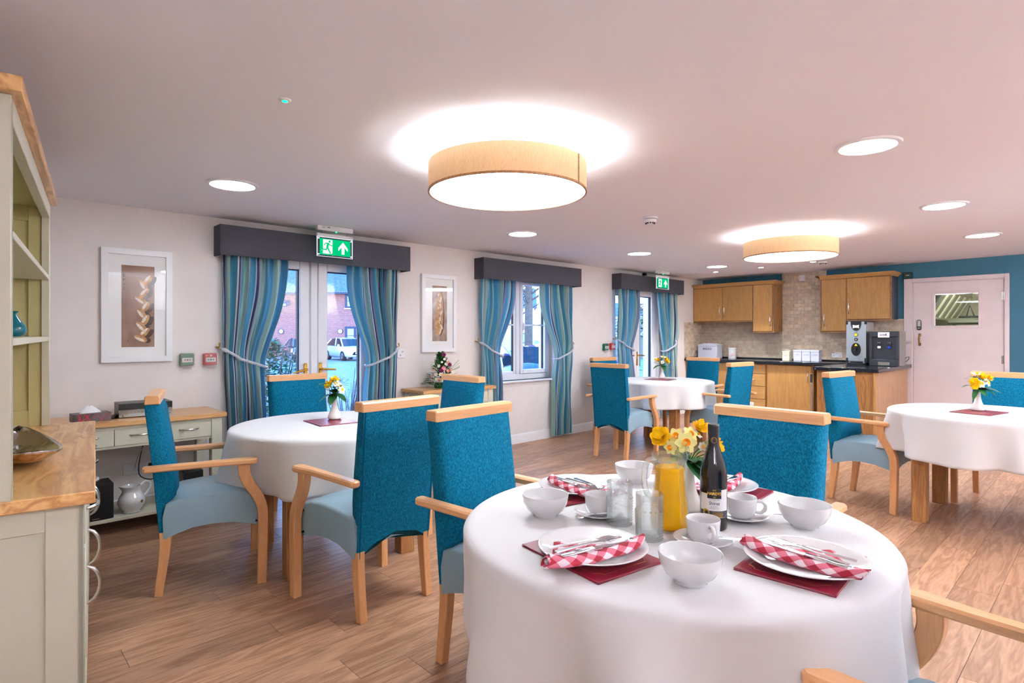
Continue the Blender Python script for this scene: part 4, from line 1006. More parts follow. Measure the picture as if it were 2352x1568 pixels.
def cutlery(kind, L_):
    t = {}
    if kind == 'spoon':
        a = MB(); rows = []; bl, bwid = L_ * .29, L_ * .105
        for i in range(13):
            s = i / 12; w = bwid * math.sin(PI * (s * .94 + .03)) ** .62; x = L_ / 2 - bl + bl * s
            rows.append([(x, w * v, .0085 - .006 * (1 - v * v) * math.sin(PI * s) + .0015) for v in (-1, -.7, -.35, 0, .35, .7, 1)])
        a.grid(rows, flip=True)
        b = MB(); hp = [(L_ / 2 - bl + .004, .0095), (L_ / 2 - bl - .02, .0115), (L_ * .1, .0105), (-L_ * .3, .006), (-L_ / 2, .003)]; hw = [.004, .0032, .0036, .0058, .0066]
        r = []
        for (x, z), w in zip(hp, hw): r.append([(x, -w, z), (x, w, z), (x, w * .8, z + .0022), (x, -w * .8, z + .0022)])
        b.grid(r, closed=True); k = len(b.v); b.f += [(0, 1, 2, 3), (k - 1, k - 2, k - 3, k - 4)]; b.m += [0, 0]
        return [('spoon_bowl', a), ('handle', b)]
    if kind == 'fork':
        a = MB(); x1 = L_ / 2
        a.prism([(x1 - .062, -.004), (x1 - .05, -.011), (x1 - .044, -.012), (x1 - .044, .012), (x1 - .05, .011), (x1 - .062, .004)], .0065, .0085, 'Z')
        for k in range(4):
            y = -.0103 + k * .00687; a.prism([(x1 - .045, y - .0018), (x1 - .045, y + .0018), (x1, y + .0010), (x1, y - .0010)], .0068, .0085, 'Z')
        b = MB(); hp = [(x1 - .058, .0065), (x1 - .08, .009), (L_ * .05, .0085), (-L_ * .3, .005), (-L_ / 2, .002)]; hw = [.0045, .0034, .0036, .0060, .0070]
        r = []
        for (x, z), w in zip(hp, hw): r.append([(x, -w, z), (x, w, z), (x, w * .8, z + .0024), (x, -w * .8, z + .0024)])
        b.grid(r, closed=True); k = len(b.v); b.f += [(0, 1, 2, 3), (k - 1, k - 2, k - 3, k - 4)]; b.m += [0, 0]
        return [('tines', a), ('handle', b)]
    a = MB(); a.prism([(-.012, -.006), (L_ * .30, -.009), (L_ / 2 - .012, -.008), (L_ / 2, .002), (L_ * .3, .008), (-.012, .006)], .003, .0042, 'Z')
    b = MB(); slab(b, [(-L_ / 2, -.0085), (-L_ * .3, -.009), (-.008, -.006), (-.008, .006), (-L_ * .3, .009), (-L_ / 2, .0085)], .0005, .0075, .0015)
    return [('blade', a), ('handle', b)]
CUT = {}
def place_cutlery(kind, L_, loc, rz, label, tilt=0., roll=0.):
    k = (kind, L_)
    if k not in CUT: CUT[k] = [(n, mesh_of(n, mb, 'chrome', 55)) for n, mb in cutlery(kind, L_)]
    t = thing('teaspoon' if L_ < .15 else {'spoon': 'dessert_spoon', 'fork': 'dinner_fork', 'knife': 'dinner_knife'}[kind], label, 'cutlery', loc, rz, {'spoon': 'steel spoons', 'fork': 'steel forks', 'knife': 'steel knives'}[kind])
    t.rotation_euler = (roll, tilt, rz)
    for n, me in CUT[k]: obj(n, me, 'chrome', t)
# gingham napkins: a loose roll with a flap
m = bpy.data.materials.new('gingham'); m.use_nodes = True; t_ = m.node_tree; N = t_.nodes; L = t_.links; b_ = N['Principled BSDF']; b_.inputs['Roughness'].default_value = .85
uvn = N.new('ShaderNodeUVMap'); uvn.uv_map = 'UVMap'; sxy = N.new('ShaderNodeSeparateXYZ'); L.new(uvn.outputs[0], sxy.inputs[0])
g_ = []
for k in (0, 1):
    f_ = N.new('ShaderNodeMath'); f_.operation = 'FRACT'; L.new(sxy.outputs[k], f_.inputs[0]); q_ = N.new('ShaderNodeMath'); q_.operation = 'GREATER_THAN'; q_.inputs[1].default_value = .5; L.new(f_.outputs[0], q_.inputs[0]); g_.append(q_)
ad = N.new('ShaderNodeMath'); ad.operation = 'ADD'; L.new(g_[0].outputs[0], ad.inputs[0]); L.new(g_[1].outputs[0], ad.inputs[1])
dv = N.new('ShaderNodeMath'); dv.operation = 'DIVIDE'; dv.inputs[1].default_value = 2; L.new(ad.outputs[0], dv.inputs[0])
r_ = N.new('ShaderNodeValToRGB'); r_.color_ramp.interpolation = 'CONSTANT'; r_.color_ramp.elements[0].color = lin((240, 222, 226)); r_.color_ramp.elements[1].position = .75; r_.color_ramp.elements[1].color = lin((146, 12, 38)); e_ = r_.color_ramp.elements.new(.25); e_.color = lin((200, 104, 122)); L.new(dv.outputs[0], r_.inputs[0]); L.new(r_.outputs[0], b_.inputs['Base Color'])
M['gingham'] = m
def napkin(c, z, rz, flip, label, seed):
    rnd = random.Random(seed); t = thing('napkin', label, 'napkin', (*c, z), rz, 'red gingham napkins'); C_ = .044
    rows = []; uv = []; n = 18
    for i in range(25):
        s = -1 + i / 12; x = s * .142; ry = .020 * (1 - .35 * abs(s) ** 3) ; rz_ = .0115 * (1 + .25 * abs(s) ** 2); yc = -.022 + .012 * s * s + .003 * math.sin(5 * s + seed); zc = .0125 + .010 * abs(s) ** 2.5
        row = []
        for k in range(n + 1):
            a = 2 * PI * k / n; row.append((x + .010 * math.sin(a) * s * s, yc + ry * math.cos(a), zc + rz_ * math.sin(a) + .001 * math.sin(3 * a + s * 9))); uv.append((((x + .13 * k / n) / C_) * .707, ((x - .13 * k / n) / C_) * .707))
        rows.append(row)
    mb = MB().grid(rows, flip=True); mb.uv = uv; obj('roll', mb, 'gingham', t, angle=70)
    # inner spiral showing dark at the ends
    for s in (-1, 1):
        e = MB(); pts = []
        for k in range(20):
            a = k * .55; rr = .0155 * (1 - k / 26); pts.append((s * .1415, -.010 + rr * math.cos(a), .0225 + rr * .72 * math.sin(a)))
        rws = [[(s * .1415, p[1], p[2]) for p in pts], [(s * .118, p[1], p[2]) for p in pts]]; e.grid(rws); e.uv = [(p[1] / C_ * .7 + .3, p[2] / C_ * .7) for r in rws for p in r]; obj('roll_end', e, 'gingham', t)
    rows = []; uv = []
    for i in range(9):
        v = i / 8; row = []
        for j in range(9):
            u = j / 8; w = (1 - v) * .125 + .006; x = (-w + 2 * w * u) + flip * .040 * v; y = -.012 + .115 * v; zz = .020 * (1 - v) ** 2 + .0015 + .011 * v * v + .002 * math.sin(u * 7 + v * 4 + seed) * (1 - v)
            row.append((x, y, zz + .0015)); uv.append(((x + y) / C_ * .707, (x - y) / C_ * .707))
        rows.append(row)
    mb = MB().grid(rows); mb.uv = uv; o = obj('flap', mb, 'gingham', t, angle=70); md = o.modifiers.new('th', 'SOLIDIFY'); md.thickness = .0012; md.offset = 1
SET = [((1.108, .882), -14, 1, -1, 'beside the two tumblers'), ((1.440, .520), -96, -1, .6, 'between the two front bowls'), ((1.535, 1.285), -100, 1, 1, 'at the grey-seated chair arm'), ((1.915, .965), 2, -1, -1, 'behind the wine bottle')]
for i, (c, rz, hd, fl, lab) in enumerate(SET):
    z = ZT + .016; a = R_(rz); napkin(c, z, a, fl, 'red and white gingham napkin rolled on the plate ' + lab, i + 1)
    for kind, off, L_, da in (('knife', -.008, .215, .05), ('fork', .016, .195, -.06 * hd), ('spoon', .040, .19, -.20)):
        dx, dy = rot2(.004, off, a)
        place_cutlery(kind, L_, (c[0] + dx, c[1] + dy, z + (.0235 if kind == 'knife' else .0225 if kind == 'fork' else .018)), a + da * hd + (0 if hd > 0 else PI), 'steel %s on the napkin %s' % ({'spoon': 'dessert spoon', 'fork': 'dinner fork', 'knife': 'dinner knife'}[kind], lab))
place_cutlery('spoon', .125, (1.455, .718, ZT + .012), R_(122), 'steel teaspoon on the saucer in front of the wine bottle', .08)
place_cutlery('spoon', .125, (1.372, 1.085, ZT + .012), R_(155), 'steel teaspoon on the saucer behind the two tumblers', .08)
place_cutlery('spoon', .125, (1.745, .735, ZT + .012), R_(128), 'steel teaspoon on the saucer at the far side of the bottle', .08)

# ---------------------------------------------------------------- wine bottle
wb = (1.575, .812)
t = thing('wine_bottle', 'dark wine bottle with black screw cap and white label', 'bottle', (*wb, ZT), math.atan2(-wb[1], -wb[0]) - R_(2))
Rb = .0375
b = MB(); b.lathe([(0, .006), (.026, .004), (.034, 0), (.0372, .004), (Rb, .012), (Rb, .150), (.0362, .168), (.030, .196), (.0215, .222), (.0158, .240), (.0148, .262), (.0148, .276), (0, .276)], 56); obj('glass', b, 'wine', t, angle=60)
b = MB(); b.lathe([(.0150, .222 + .020), (.0152, .268), (.0156, .270), (.0156, .275), (.0152, .2755), (.0156, .277), (.0156, .281), (.0152, .2815), (.0158, .283), (.0158, .297), (.0148, .2995), (0, .2998)], 40); obj('screw_cap', b, 'black_plastic', t)
def band(r, a0, a1, z0, z1, n=20): return [[(r * math.cos(a0 + (a1 - a0) * i / n), r * math.sin(a0 + (a1 - a0) * i / n), z) for i in range(n + 1)] for z in (z0, z1)]
def oncyl(r, z, a=0.): return lambda x, y: (r * math.cos(a + x / r), r * math.sin(a + x / r), z + y)
lb = MB(); lb.grid(band(Rb + .0004, -1.05, 1.25, .058, .106)); lb.grid(band(Rb + .0004, .62, 1.25, .106, .118)); obj('label', lb, 'label_white', t)
lb = MB(); lb.grid(band(Rb + .0004, -1.05, 1.25, .038, .058)); obj('lower_label', lb, 'charcoal', t)
lb = MB(); lb.grid(band(Rb + .0007, -.42, .62, .093, .121)); obj('name_panel', lb, 'black_plastic', t)
q = MB(); f0 = oncyl(Rb + .0011, .107, .10); lettering(q, 'HARDYS', .0108, f0, bold=.0004); lettering(q, 'ESTD', .0042, oncyl(Rb + .0011, .1165, .10), bold=.0001); lettering(q, '1853', .0042, oncyl(Rb + .0011, .0970, .10), bold=.0001)
lettering(q, 'SOUTH EASTERN AUSTRALIA', .0026, oncyl(Rb + .0008, .0545, .35)); 
for k in range(4): lettering(q, ('with red fruit and spice on', 'the palate and a soft round', 'finish, enjoy with roast', 'meats and good friends')[k], .0029, oncyl(Rb + .0008, .0510 - .0032 * k, .36), bold=.00008)
q.tube([(Rb * 1.014 * math.cos(a), Rb * 1.014 * math.sin(a), .0395) for a in [-.2 + i * .1 for i in range(13)]], .0003, 4)
obj('gold_lettering', q, 'ink_gold', t)
q = MB(); lettering(q, 'Shiraz', .0125, oncyl(Rb + .0008, .0795, .10), bold=.00015); obj('dark_lettering', q, 'ink', t)
q = MB(); lettering(q, 'CHAPTER & VERSE', .0040, oncyl(Rb + .0008, .0895, .10)); lettering(q, 'Rich Red Berry', .0034, oncyl(Rb + .0008, .0705, .10)); lettering(q, '& Blackberry Spice', .0034, oncyl(Rb + .0008, .0665, .10)); obj('grey_lettering', q, 'ink_grey', t)
def cylring(mb, r, ca, cz, ro, ri, n=24):
    g = oncyl(r, cz, ca); return mb.grid([[g(ro * math.cos(2 * PI * i / n), ro * math.sin(2 * PI * i / n)) for i in range(n)], [g(ri * math.cos(2 * PI * i / n), ri * math.sin(2 * PI * i / n)) for i in range(n)]], closed=True, flip=True)
def cyldisc(mb, r, ca, cz, ro, n=24):
    g = oncyl(r, cz, ca); return mb.add([g(ro * math.cos(2 * PI * i / n), ro * math.sin(2 * PI * i / n)) for i in range(n)], [tuple(range(n))])
q = MB(); cyldisc(q, Rb + .0008, -.52, .052, .0105); obj('medal', q, 'ink_gold', t)
q = MB(); cylring(q, Rb + .0011, -.52, .052, .0088, .0080); cyldisc(q, Rb + .0011, -.52, .053, .0045); obj('medal_print', q, 'charcoal', t)
q = MB(); cyldisc(q, .0158, .12, .2555, .0090); obj('neck_seal', q, 'old_brass', t)
q = MB(); cylring(q, .0161, .12, .2555, .0078, .0072); lettering(q, 'HS', .0085, oncyl(.0161, .2555, .12), bold=.0003); obj('seal_print', q, 'charcoal', t)

# ---------------------------------------------------------------- juice jug, tumblers
jc = (1.475, .895)
t = thing('juice_jug', 'glass jug full of orange juice with a pinched lip', 'jug', (*jc, ZT), R_(-20))
def jr(z): # outer radius by height
    P_ = [(0, .049), (.01, .0535), (.03, .0545), (.06, .0525), (.10, .0475), (.14, .0435), (.165, .0425), (.172, .0440), (.178, .0425), (.184, .0445), (.195, .0475), (.215, .0515)]
    for (a, r), (b, s) in zip(P_, P_[1:]):
        if z <= b: return r + (s - r) * (z - a) / (b - a)
    return P_[-1][1]
rows = []; zs = [0, .004, .01, .02, .03, .045, .06, .08, .10, .12, .14, .155, .165, .172, .178, .184, .195, .205, .215]; n = 48
for z in zs:
    row = []
    for i in range(n):
        a = 2 * PI * i / n; k = max(0, math.cos(a)) ** 6 * max(0, (z - .165) / .05); r = jr(z) + .012 * k; row.append((r * math.cos(a), r * math.sin(a), z + .022 * k * k))
    rows.append(row)
inn = []
for z in zs[::-1]:
    zz = max(z, .008); row = []
    for i in range(n):
        a = 2 * PI * i / n; k = max(0, math.cos(a)) ** 6 * max(0, (z - .165) / .05); r = jr(z) + .012 * k - .0032; row.append((r * math.cos(a), r * math.sin(a), zz + .022 * k * k))
    inn.append(row)
b = MB(); b.grid(rows + inn, closed=True); b.f += [tuple(range(n - 1, -1, -1))]; b.m.append(0); k = len(b.v); b.f += [tuple(range(k - n, k))]; b.m.append(0); obj('glass', b, 'jug_glass', t, angle=70)
b = MB(); b.lathe([(0, .0085)] + [(jr(z) - .0036, max(z, .0086)) for z in zs if z < .178] + [(jr(.178) - .0036, .178), (0, .178)], 48); obj('orange_juice', b, 'juice', t, angle=60)
b = MB(); hp = smoothpath3([(-.047, 0, .196), (-.068, 0, .203), (-.084, 0, .188), (-.088, 0, .150), (-.080, 0, .112), (-.052, 0, .088)], 5); b.tube(hp, [.0085] * len(hp), 12); obj('handle', b, 'jug_glass', t)
def tumbler(c, label):
    t = thing('tumbler', label, 'glass', (*c, ZT), random.random(), 'diamond-cut tumblers'); n = 32; rows = []
    H_ = .125; zs = [0] + [.004 + i * .0040 for i in range(21)] + [.088, .10, .115, H_ - .001, H_]
    for j, z in enumerate(zs):
        row = []
        for i in range(n):
            a = 2 * PI * i / n; r = .0345 + .0035 * z / H_; r += (.0030 * (1 if (i + j) % 2 else -.3) if 0 < j < 21 else 0); row.append((r * math.cos(a), r * math.sin(a), z))
        rows.append(row)
    inner = []
    for z in (H_, H_ - .001, .09, .04, .012): inner.append([((.0345 + .0035 * z / H_ - .0024) * math.cos(2 * PI * i / n), (.0345 + .0035 * z / H_ - .0024) * math.sin(2 * PI * i / n), z) for i in range(n)])
    b = MB(); b.grid(rows + inner, closed=True); b.f.append(tuple(range(n - 1, -1, -1))); k = len(b.v); b.f.append(tuple(range(k - n, k))); b.m += [0, 0]; obj('glass', b, 'glassware', t, angle=12)
tumbler((1.405, 1.018), 'diamond-cut glass tumbler before the cup, taller-looking of the pair behind'); tumbler((1.362, .888), 'diamond-cut glass tumbler standing before the juice jug')

# ---------------------------------------------------------------- vases and flowers
def vase(c, z, s, label):
    b = MB(); P_ = [(0, .004), (.036, .002), (.042, .006), (.043, .014), (.036, .036), (.025, .060), (.0175, .090), (.0155, .125), (.0165, .150), (.0185, .156), (.0165, .156), (.0145, .150), (.0135, .12), (0, .10)]
    b.lathe([(r * s, h * s) for r, h in P_], 40)
    # fluted lower body
    for i, (x, y, h) in enumerate(b.v):
        if .008 * s < h < .13 * s:
            a = math.atan2(y, x); k = 1 + .012 * math.cos(20 * a); b.v[i] = (x * k, y * k, h)
    o = obj('bud_vase', b, 'vase_white', None, (*c, z), 0, 60); tag(o, label, 'vase', 'white bud vases')
def petal(mb, c, d, up, L_, w, cup, k=5):
    """one curved petal from c along d, lifted towards up"""
    c = Vector(c); d = Vector(d).normalized(); up = Vector(up).normalized(); sd = d.cross(up).normalized(); rows = []
    for i in range(k):
        s = i / (k - 1); wd = w * (math.sin(PI * (.12 + .83 * s)) ** .8); p = c + d * (L_ * s) + up * (cup * L_ * s * s)
        rows.append([p - sd * wd + up * (.18 * wd), p, p + sd * wd + up * (.18 * wd)])
    mb.grid(rows)
def basis(n):
    n = Vector(n).normalized(); a = n.cross(Vector((0, 0, 1)) if abs(n.z) < .9 else Vector((1, 0, 0))).normalized(); return n, a, n.cross(a)
def bloom(t, c, n, kind, s):
    n, a, b = basis(n); c = Vector(c); P_ = MB(); Q = MB()
    if kind in ('daff', 'white'):
        for k in range(6):
            th = k * PI / 3 + (.0 if k % 2 else .05); petal(P_, c - n * .001 * (k % 2), a * math.cos(th) + b * math.sin(th), n, .030 * s, .0125 * s, .18)
        for r0, r1, h0, h1 in ((.004, .0085, 0, .009), (.0085, .011, .009, .012)):
            Q.grid([[c + n * (h * s) + (a * math.cos(2 * PI * i / 10) + b * math.sin(2 * PI * i / 10)) * (r * s) for i in range(10)] for r, h in ((r0, h0), (r1, h1))], closed=True)
        obj('petals', P_, 'pale_yellow' if kind == 'daff' else 'petal_white', t, angle=80); obj('trumpet', Q, 'orange' if kind == 'daff' else 'yellow', t)
    elif kind in ('rose', 'gerbera_pink', 'gerbera_magenta', 'peach'):
        mm = {'rose': 'yellow', 'gerbera_pink': 'pink', 'gerbera_magenta': 'magenta', 'peach': 'peach'}[kind]
        for ring, (num, L_, w, cp) in enumerate(((6, .030, .017, .35), (5, .024, .015, .9), (4, .016, .011, 1.6)) if kind in ('rose', 'peach') else ((14, .030, .0055, .15), (12, .022, .005, .5), (8, .012, .004, .9))):
            for k in range(num):
                th = 2 * PI * k / num + ring * .5; petal(P_, c + n * .003 * ring, a * math.cos(th) + b * math.sin(th), n, L_ * s, w * s, cp)
        obj('petals', P_, mm, t, angle=80)
def leafcard(mb, c, d, L_, w, droop=.4):
    c = Vector(c); d = Vector(d).normalized(); sd = d.cross(Vector((0, 0, 1))); sd = sd.normalized() if sd.length > .01 else Vector((1, 0, 0)); rows = []
    for i in range(6):
        s = i / 5; wd = w * math.sin(PI * (.06 + .92 * s)) ** .75; p = c + d * (L_ * s) + Vector((0, 0, -droop * L_ * s * s)); rows.append([p - sd * wd + Vector((0, 0, .25 * wd)), p, p + sd * wd + Vector((0, 0, .25 * wd))])
    mb.grid(rows)
def bunch(c, z, label, flowers, leaves, seed, scale=1.):
    """silk spring flowers standing in a bud vase; c,z = vase mouth"""
    rnd = random.Random(seed); t = thing('flower_bunch', label, 'flowers', (*c, z), 0, 'yellow and white silk flowers')
    st = MB(); st.tube([(0, 0, -.04), (0, 0, .01)], .008 * scale, 8)
    for (p, n, kind, s) in flowers:
        st.tube([(0, 0, -.005), (p[0] * .45, p[1] * .45, p[2] * .6), (p[0] - n[0] * .004, p[1] - n[1] * .004, p[2] - n[2] * .004)], .0019 * scale, 6); bloom(t, p, n, kind, s * scale)
    obj('stem', st, 'leaf_mid', t)
    for k, (d, L_, w) in enumerate(leaves):
        l = MB(); leafcard(l, (0, 0, .006), d, L_ * scale, w * scale); obj('leaf', l, 'leaf_dark', t, angle=80)
    l = MB()
    for k in range(34):
        a = rnd.uniform(0, 6.28); r = rnd.uniform(.01, .06) * scale; p = (r * math.cos(a), r * math.sin(a), rnd.uniform(.02, .075) * scale); leafcard(l, p, (math.cos(a), math.sin(a), rnd.uniform(-.2, .9)), .026 * scale, .006 * scale, .2)
    o = obj('foliage', l, 'leaf_mid', t, angle=80); o['kind'] = 'stuff'
# the camera-facing layout of the front bunch, in world axes (u = to the camera's right)
RX, RY = .7254, -.6884; TX, TY = -.6884, -.7254
def P3(u, w, h): return (u * RX + w * TX, u * RY + w * TY, h)
vase((1.672, .945), ZT, 1.0, 'white bud vase behind the juice jug')
bunch((1.672, .945), ZT + .152, 'yellow roses and pale daffodils in the vase behind the juice jug',
      [(P3(-.088, .0, .080), P3(-.5, .7, .5), 'rose', 1.15), (P3(.038, -.01, .105), P3(.2, .5, .8), 'rose', .95), (P3(.052, .045, .058), P3(.6, .7, .1), 'rose', 1.25), (P3(-.026, .05, .072), P3(-.05, 1, .25), 'daff', 1.15), (P3(-.046, .02, .086), P3(-.4, .8, .45), 'daff', .95), (P3(-.066, .035, .055), P3(-.7, .7, .0), 'daff', .8), (P3(-.004, .02, .092), P3(.3, .8, .5), 'daff', .9), (P3(.028, .0, .088), P3(.5, .4, .6), 'white', .55), (P3(.045, .055, .040), P3(.4, .9, -.1), 'white', .5), (P3(.022, .06, .062), P3(.2, .9, .2), 'white', .5)],
      [(P3(1, .5, .25), .105, .030), (P3(1, .9, -.25), .11, .032), (P3(-1, .3, .3), .09, .026), (P3(.2, 1, -.2), .08, .024), (P3(-.4, -.8, .3), .09, .026), (P3(.9, -.7, .2), .09, .026), (P3(.0, .9, .5), .07, .022)], 1)
FL = [(P3(-.028, .02, .060), P3(-.4, .6, .6), 'rose', .75), (P3(.000, .0, .085), P3(0, .4, 1), 'rose', .9), (P3(.034, .01, .055), P3(.5, .7, .4), 'white', .7), (P3(.05, .02, .035), P3(.8, .6, .2), 'white', .7), (P3(.02, .03, .075), P3(.3, .8, .5), 'white', .6)]
LV = [(P3(-.2, 1, .9), .085, .030), (P3(-1, .6, -.1), .075, .022), (P3(.9, .5, -.1), .075, .022), (P3(.0, 1, -.3), .07, .022), (P3(.5, .9, .6), .07, .02), (P3(.2, -1, .5), .07, .02)]
vase((1.760, 3.540), ZT + .006, 1.02, 'white bud vase on the folder before the car-park glass doors')
bunch((1.760, 3.540), ZT + .165, 'small yellow and white silk flowers before the car-park glass doors', FL, LV, 2, 1.35)
vase((5.350, .715), ZT + .006, 1.0, 'white bud vase on the folder before the white kitchen door')
bunch((5.350, .715), ZT + .160, 'spreading yellow and white silk flowers before the white kitchen door',
      [(P3(-.050, .03, .055), P3(-.5, .8, .3), 'rose', 1.0), (P3(-.055, .04, .03), P3(-.5, .8, -.1), 'rose', .8), (P3(.010, .02, .085), P3(0, .7, .7), 'rose', 1.0), (P3(.055, .02, .08), P3(.5, .6, .6), 'rose', .9), (P3(-.02, .05, .045), P3(-.1, 1, .2), 'white', .9), (P3(.045, .03, .05), P3(.5, .8, .2), 'white', .9), (P3(-.01, .0, .11), P3(-.1, .3, 1), 'white', 1.0), (P3(.015, .05, .06), P3(.2, .9, .3), 'white', .7)],
      [(P3(-1, .3, .55), .16, .012), (P3(-.8, .6, -.3), .10, .016), (P3(1, .4, .2), .12, .030), (P3(.6, .9, .0), .09, .026), (P3(-.2, 1, -.1), .08, .022), (P3(.5, -1, .3), .1, .026)], 3, 1.15)
vase((6.400, 3.990), ZT + .006, 1.0, 'white bud vase on the folder at the garden door table')
bunch((6.400, 3.990), ZT + .160, 'compact yellow and white silk flowers at the garden door table',
      [(P3(-.055, .02, .075), P3(-.5, .6, .5), 'rose', .7), (P3(.040, .02, .075), P3(.5, .7, .3), 'rose', .9), (P3(.060, .02, .058), P3(.6, .7, .1), 'rose', .8), (P3(.015, .0, .11), P3(.1, .3, 1), 'white', 1.0), (P3(.05, .0, .09), P3(.5, .4, .8), 'white', .9), (P3(-.085, .0, .085), P3(-.6, .5, .6), 'white', .8), (P3(-.005, .04, .05), P3(0, 1, .2), 'white', .6)],
      [(P3(-1, .4, .1), .10, .022), (P3(1, .4, .0), .10, .024), (P3(.1, 1, -.2), .08, .022), (P3(-.3, .9, .5), .08, .022), (P3(.4, .8, .8), .07, .02), (P3(0, -1, .4), .08, .02)], 4, 1.35)

# ---------------------------------------------------------------- things on the console tables
t = thing('stereo', 'black and silver stereo unit on the oak console top', 'stereo', (.937, 4.745, .76), R_(-2)); w = .162
b = MB(); b.box(-w, w, .012, .22, .004, .098, .002); obj('case', b, 'black_plastic', t)
b = MB(); b.box(-w, w, 0, .012, .006, .056, .001); obj('front_panel', b, 'nickel', t); b = MB(); b.box(-w, w, .002, .012, .056, .098, .001); obj('display', b, 'dark', t)
for k in range(6):
    b = MB(); b.tube([(-.102 + .022 * k, -.003, .040), (-.102 + .022 * k, 0, .040)], .006, 12); obj('button', b, 'chrome', t)
b = MB(); b.tube([(-.141, -.004, .040), (-.141, 0, .040)], .008, 12); obj('button', b, 'chrome', t); b = MB(); b.tube([(-.141, -.002, .016), (-.141, 0, .016)], .004, 8); b.box(.128, .15, -.001, 0, .012, .016); obj('socket', b, 'dark', t)
b = MB(); b.box(-.105, .06, -.0012, 0, .012, .028, .001); obj('disc_tray', b, 'steel', t)
b = MB(); b.tube([(.105, -.022, .050), (.105, 0, .050)], .028, 28); obj('volume_knob', b, 'charcoal', t)
b = MB(); b.tube([(-.15, -.002, .047), (-.15, 0, .047)], .0025, 8); obj('standby_light', b, 'red_plastic', t)
for x in (-.13, .13):
    b = MB(); b.tube([(x, .11, 0), (x, .11, .005)], .012, 10); obj('foot', b, 'rubber', t)
t = thing('tissue_box', 'dark tissue box with red lines and a white tissue', 'tissue box', (.618, 4.765, .76), R_(4)); 
b = MB(); b.box(-.105, .105, -.058, .058, 0, .055, .001); obj('carton', b, 'tissue_print', t) if 'tissue_print' in M else obj('carton', b, mat('tissue_print', (64, 50, 54), .4, c2=(92, 76, 78), scale=12) and 'tissue_print', t)
b = MB(); b.lathe([(0, .0554), (.04, .0554), (.04, .0558), (0, .0558)], 28, sx=1.3, sy=.75); obj('opening', b, 'dark', t)
b = MB(); rr = random.Random(4)
for k in range(13):
    x = rr.uniform(-.095, .08); d = rr.uniform(-.035, .05); b.ribbon([(x, .003), (max(-.1, min(.1, x + d)), .052)], rr.choice((.0012, .002, .004)), -.0586, 'Y', .0005)
obj('red_lines', b, 'red_plastic', t)
b = MB(); rows = []
for i in range(7):
    s = i / 6; rows.append([((.048 * (1 - s) ** .7 + .004) * math.cos(a) * 1.2 - .006 * s + .008 * math.sin(3 * a) * (1 - s), (.022 * (1 - s) + .002) * math.sin(a), .054 + .048 * s + .006 * math.sin(2 * a + 1) * s) for a in [2 * PI * k / 14 for k in range(14)]])
b.grid(rows, closed=True); obj('tissue', b, 'label_white', t, angle=70)
t = thing('remote_control', 'black remote control lying beside the stereo', 'remote', (.765, 4.83, .76), R_(60)); b = MB(); b.box(-.08, .08, -.022, .022, 0, .018, .005); obj('body', b, 'black_plastic', t)
b = MB()
for i in range(6):
    for j in range(3): b.box(-.06 + i * .02, -.048 + i * .02, -.015 + j * .011, -.007 + j * .011, .018, .0195)
obj('keys', b, 'charcoal', t)
t = thing('washing_jug', 'white ceramic jug with small flower motif on console shelf', 'jug', (.845, 4.725, .112), R_(196))
b = MB(); rows = []; n = 40; PR = [(.050, 0), (.056, .004), (.052, .010), (.070, .035), (.082, .062), (.082, .085), (.072, .112), (.058, .136), (.054, .150), (.058, .168), (.064, .180), (.061, .181), (.054, .166), (.050, .150), (.053, .136), (.05, .12)]
for r, z in PR:
    row = []
    for i in range(n):
        a = 2 * PI * i / n; k = max(0, math.cos(a)) ** 8 * max(0, (z - .14) / .04); row.append(((r + .022 * k) * math.cos(a), r * math.sin(a), z + .010 * k))
    rows.append(row)
b.grid(rows, closed=True); b.f.append(tuple(range(n - 1, -1, -1))); b.m.append(0); obj('body', b, 'china', t, angle=60)
b = MB(); hp = smoothpath3([(-.058, 0, .172), (-.085, 0, .192), (-.118, 0, .182), (-.122, 0, .150), (-.100, 0, .112), (-.078, 0, .092)], 5); b.tube(hp, [.009] * len(hp), 10); obj('handle', b, 'china', t)
b = MB()
for k in range(9):
    a = k * .7; q = [(.0185 * math.cos(a), .0185 * math.sin(a)), (.006 * math.cos(a + .5), .006 * math.sin(a + .5)), (0, 0), (.006 * math.cos(a - .5), .006 * math.sin(a - .5))]
    b.add([(.0832 * math.sin(x / .083 - .35), .0832 * math.cos(x / .083 - .35), .078 + y) for x, y in q], [(0, 1, 2, 3)])
obj('flower_motif', b, 'old_brass', t)
def speaker(x, label):
    t = thing('speaker', label, 'speaker', (x, 4.64, .112), 0, 'black speakers on the console shelf'); b = MB(); b.box(0, .13, .012, .20, 0, .235, .003); obj('cabinet', b, 'black_plastic', t); b = MB(); b.box(.004, .126, 0, .012, .004, .231, .004); obj('grille', b, 'dark', t)
    b = MB(); b.box(.01, .05, -.0006, 0, .012, .016); obj('badge', b, 'nickel', t)
speaker(.60, 'black speaker on the console shelf beside the white jug'); speaker(1.15, 'black speaker on the console shelf behind the armchair')
t = thing('wall_socket', 'white double wall socket with plug behind the ceramic jug', 'socket', (1.0, YW, .33)); b = MB(); b.box(-.14, .14, -.010, 0, -.043, .043, .003); obj('plate', b, 'white_plastic', t); b = MB(); b.box(.02, .07, -.045, -.010, -.02, .03, .006); obj('plug', b, 'black_plastic', t)
c = MB(); c.tube(smoothpath3([(1.04, 5.08, .34), (1.04, 5.04, .25), (.95, 5.05, .30), (.98, 5.08, .50), (1.03, 5.0, .70), (1.00, 4.99, .755)], 5), .004, 6); shape('power_cable', c, 'black_plastic', (0, 0, 0), 'black cable rising from the socket to the stereo', 'cable')
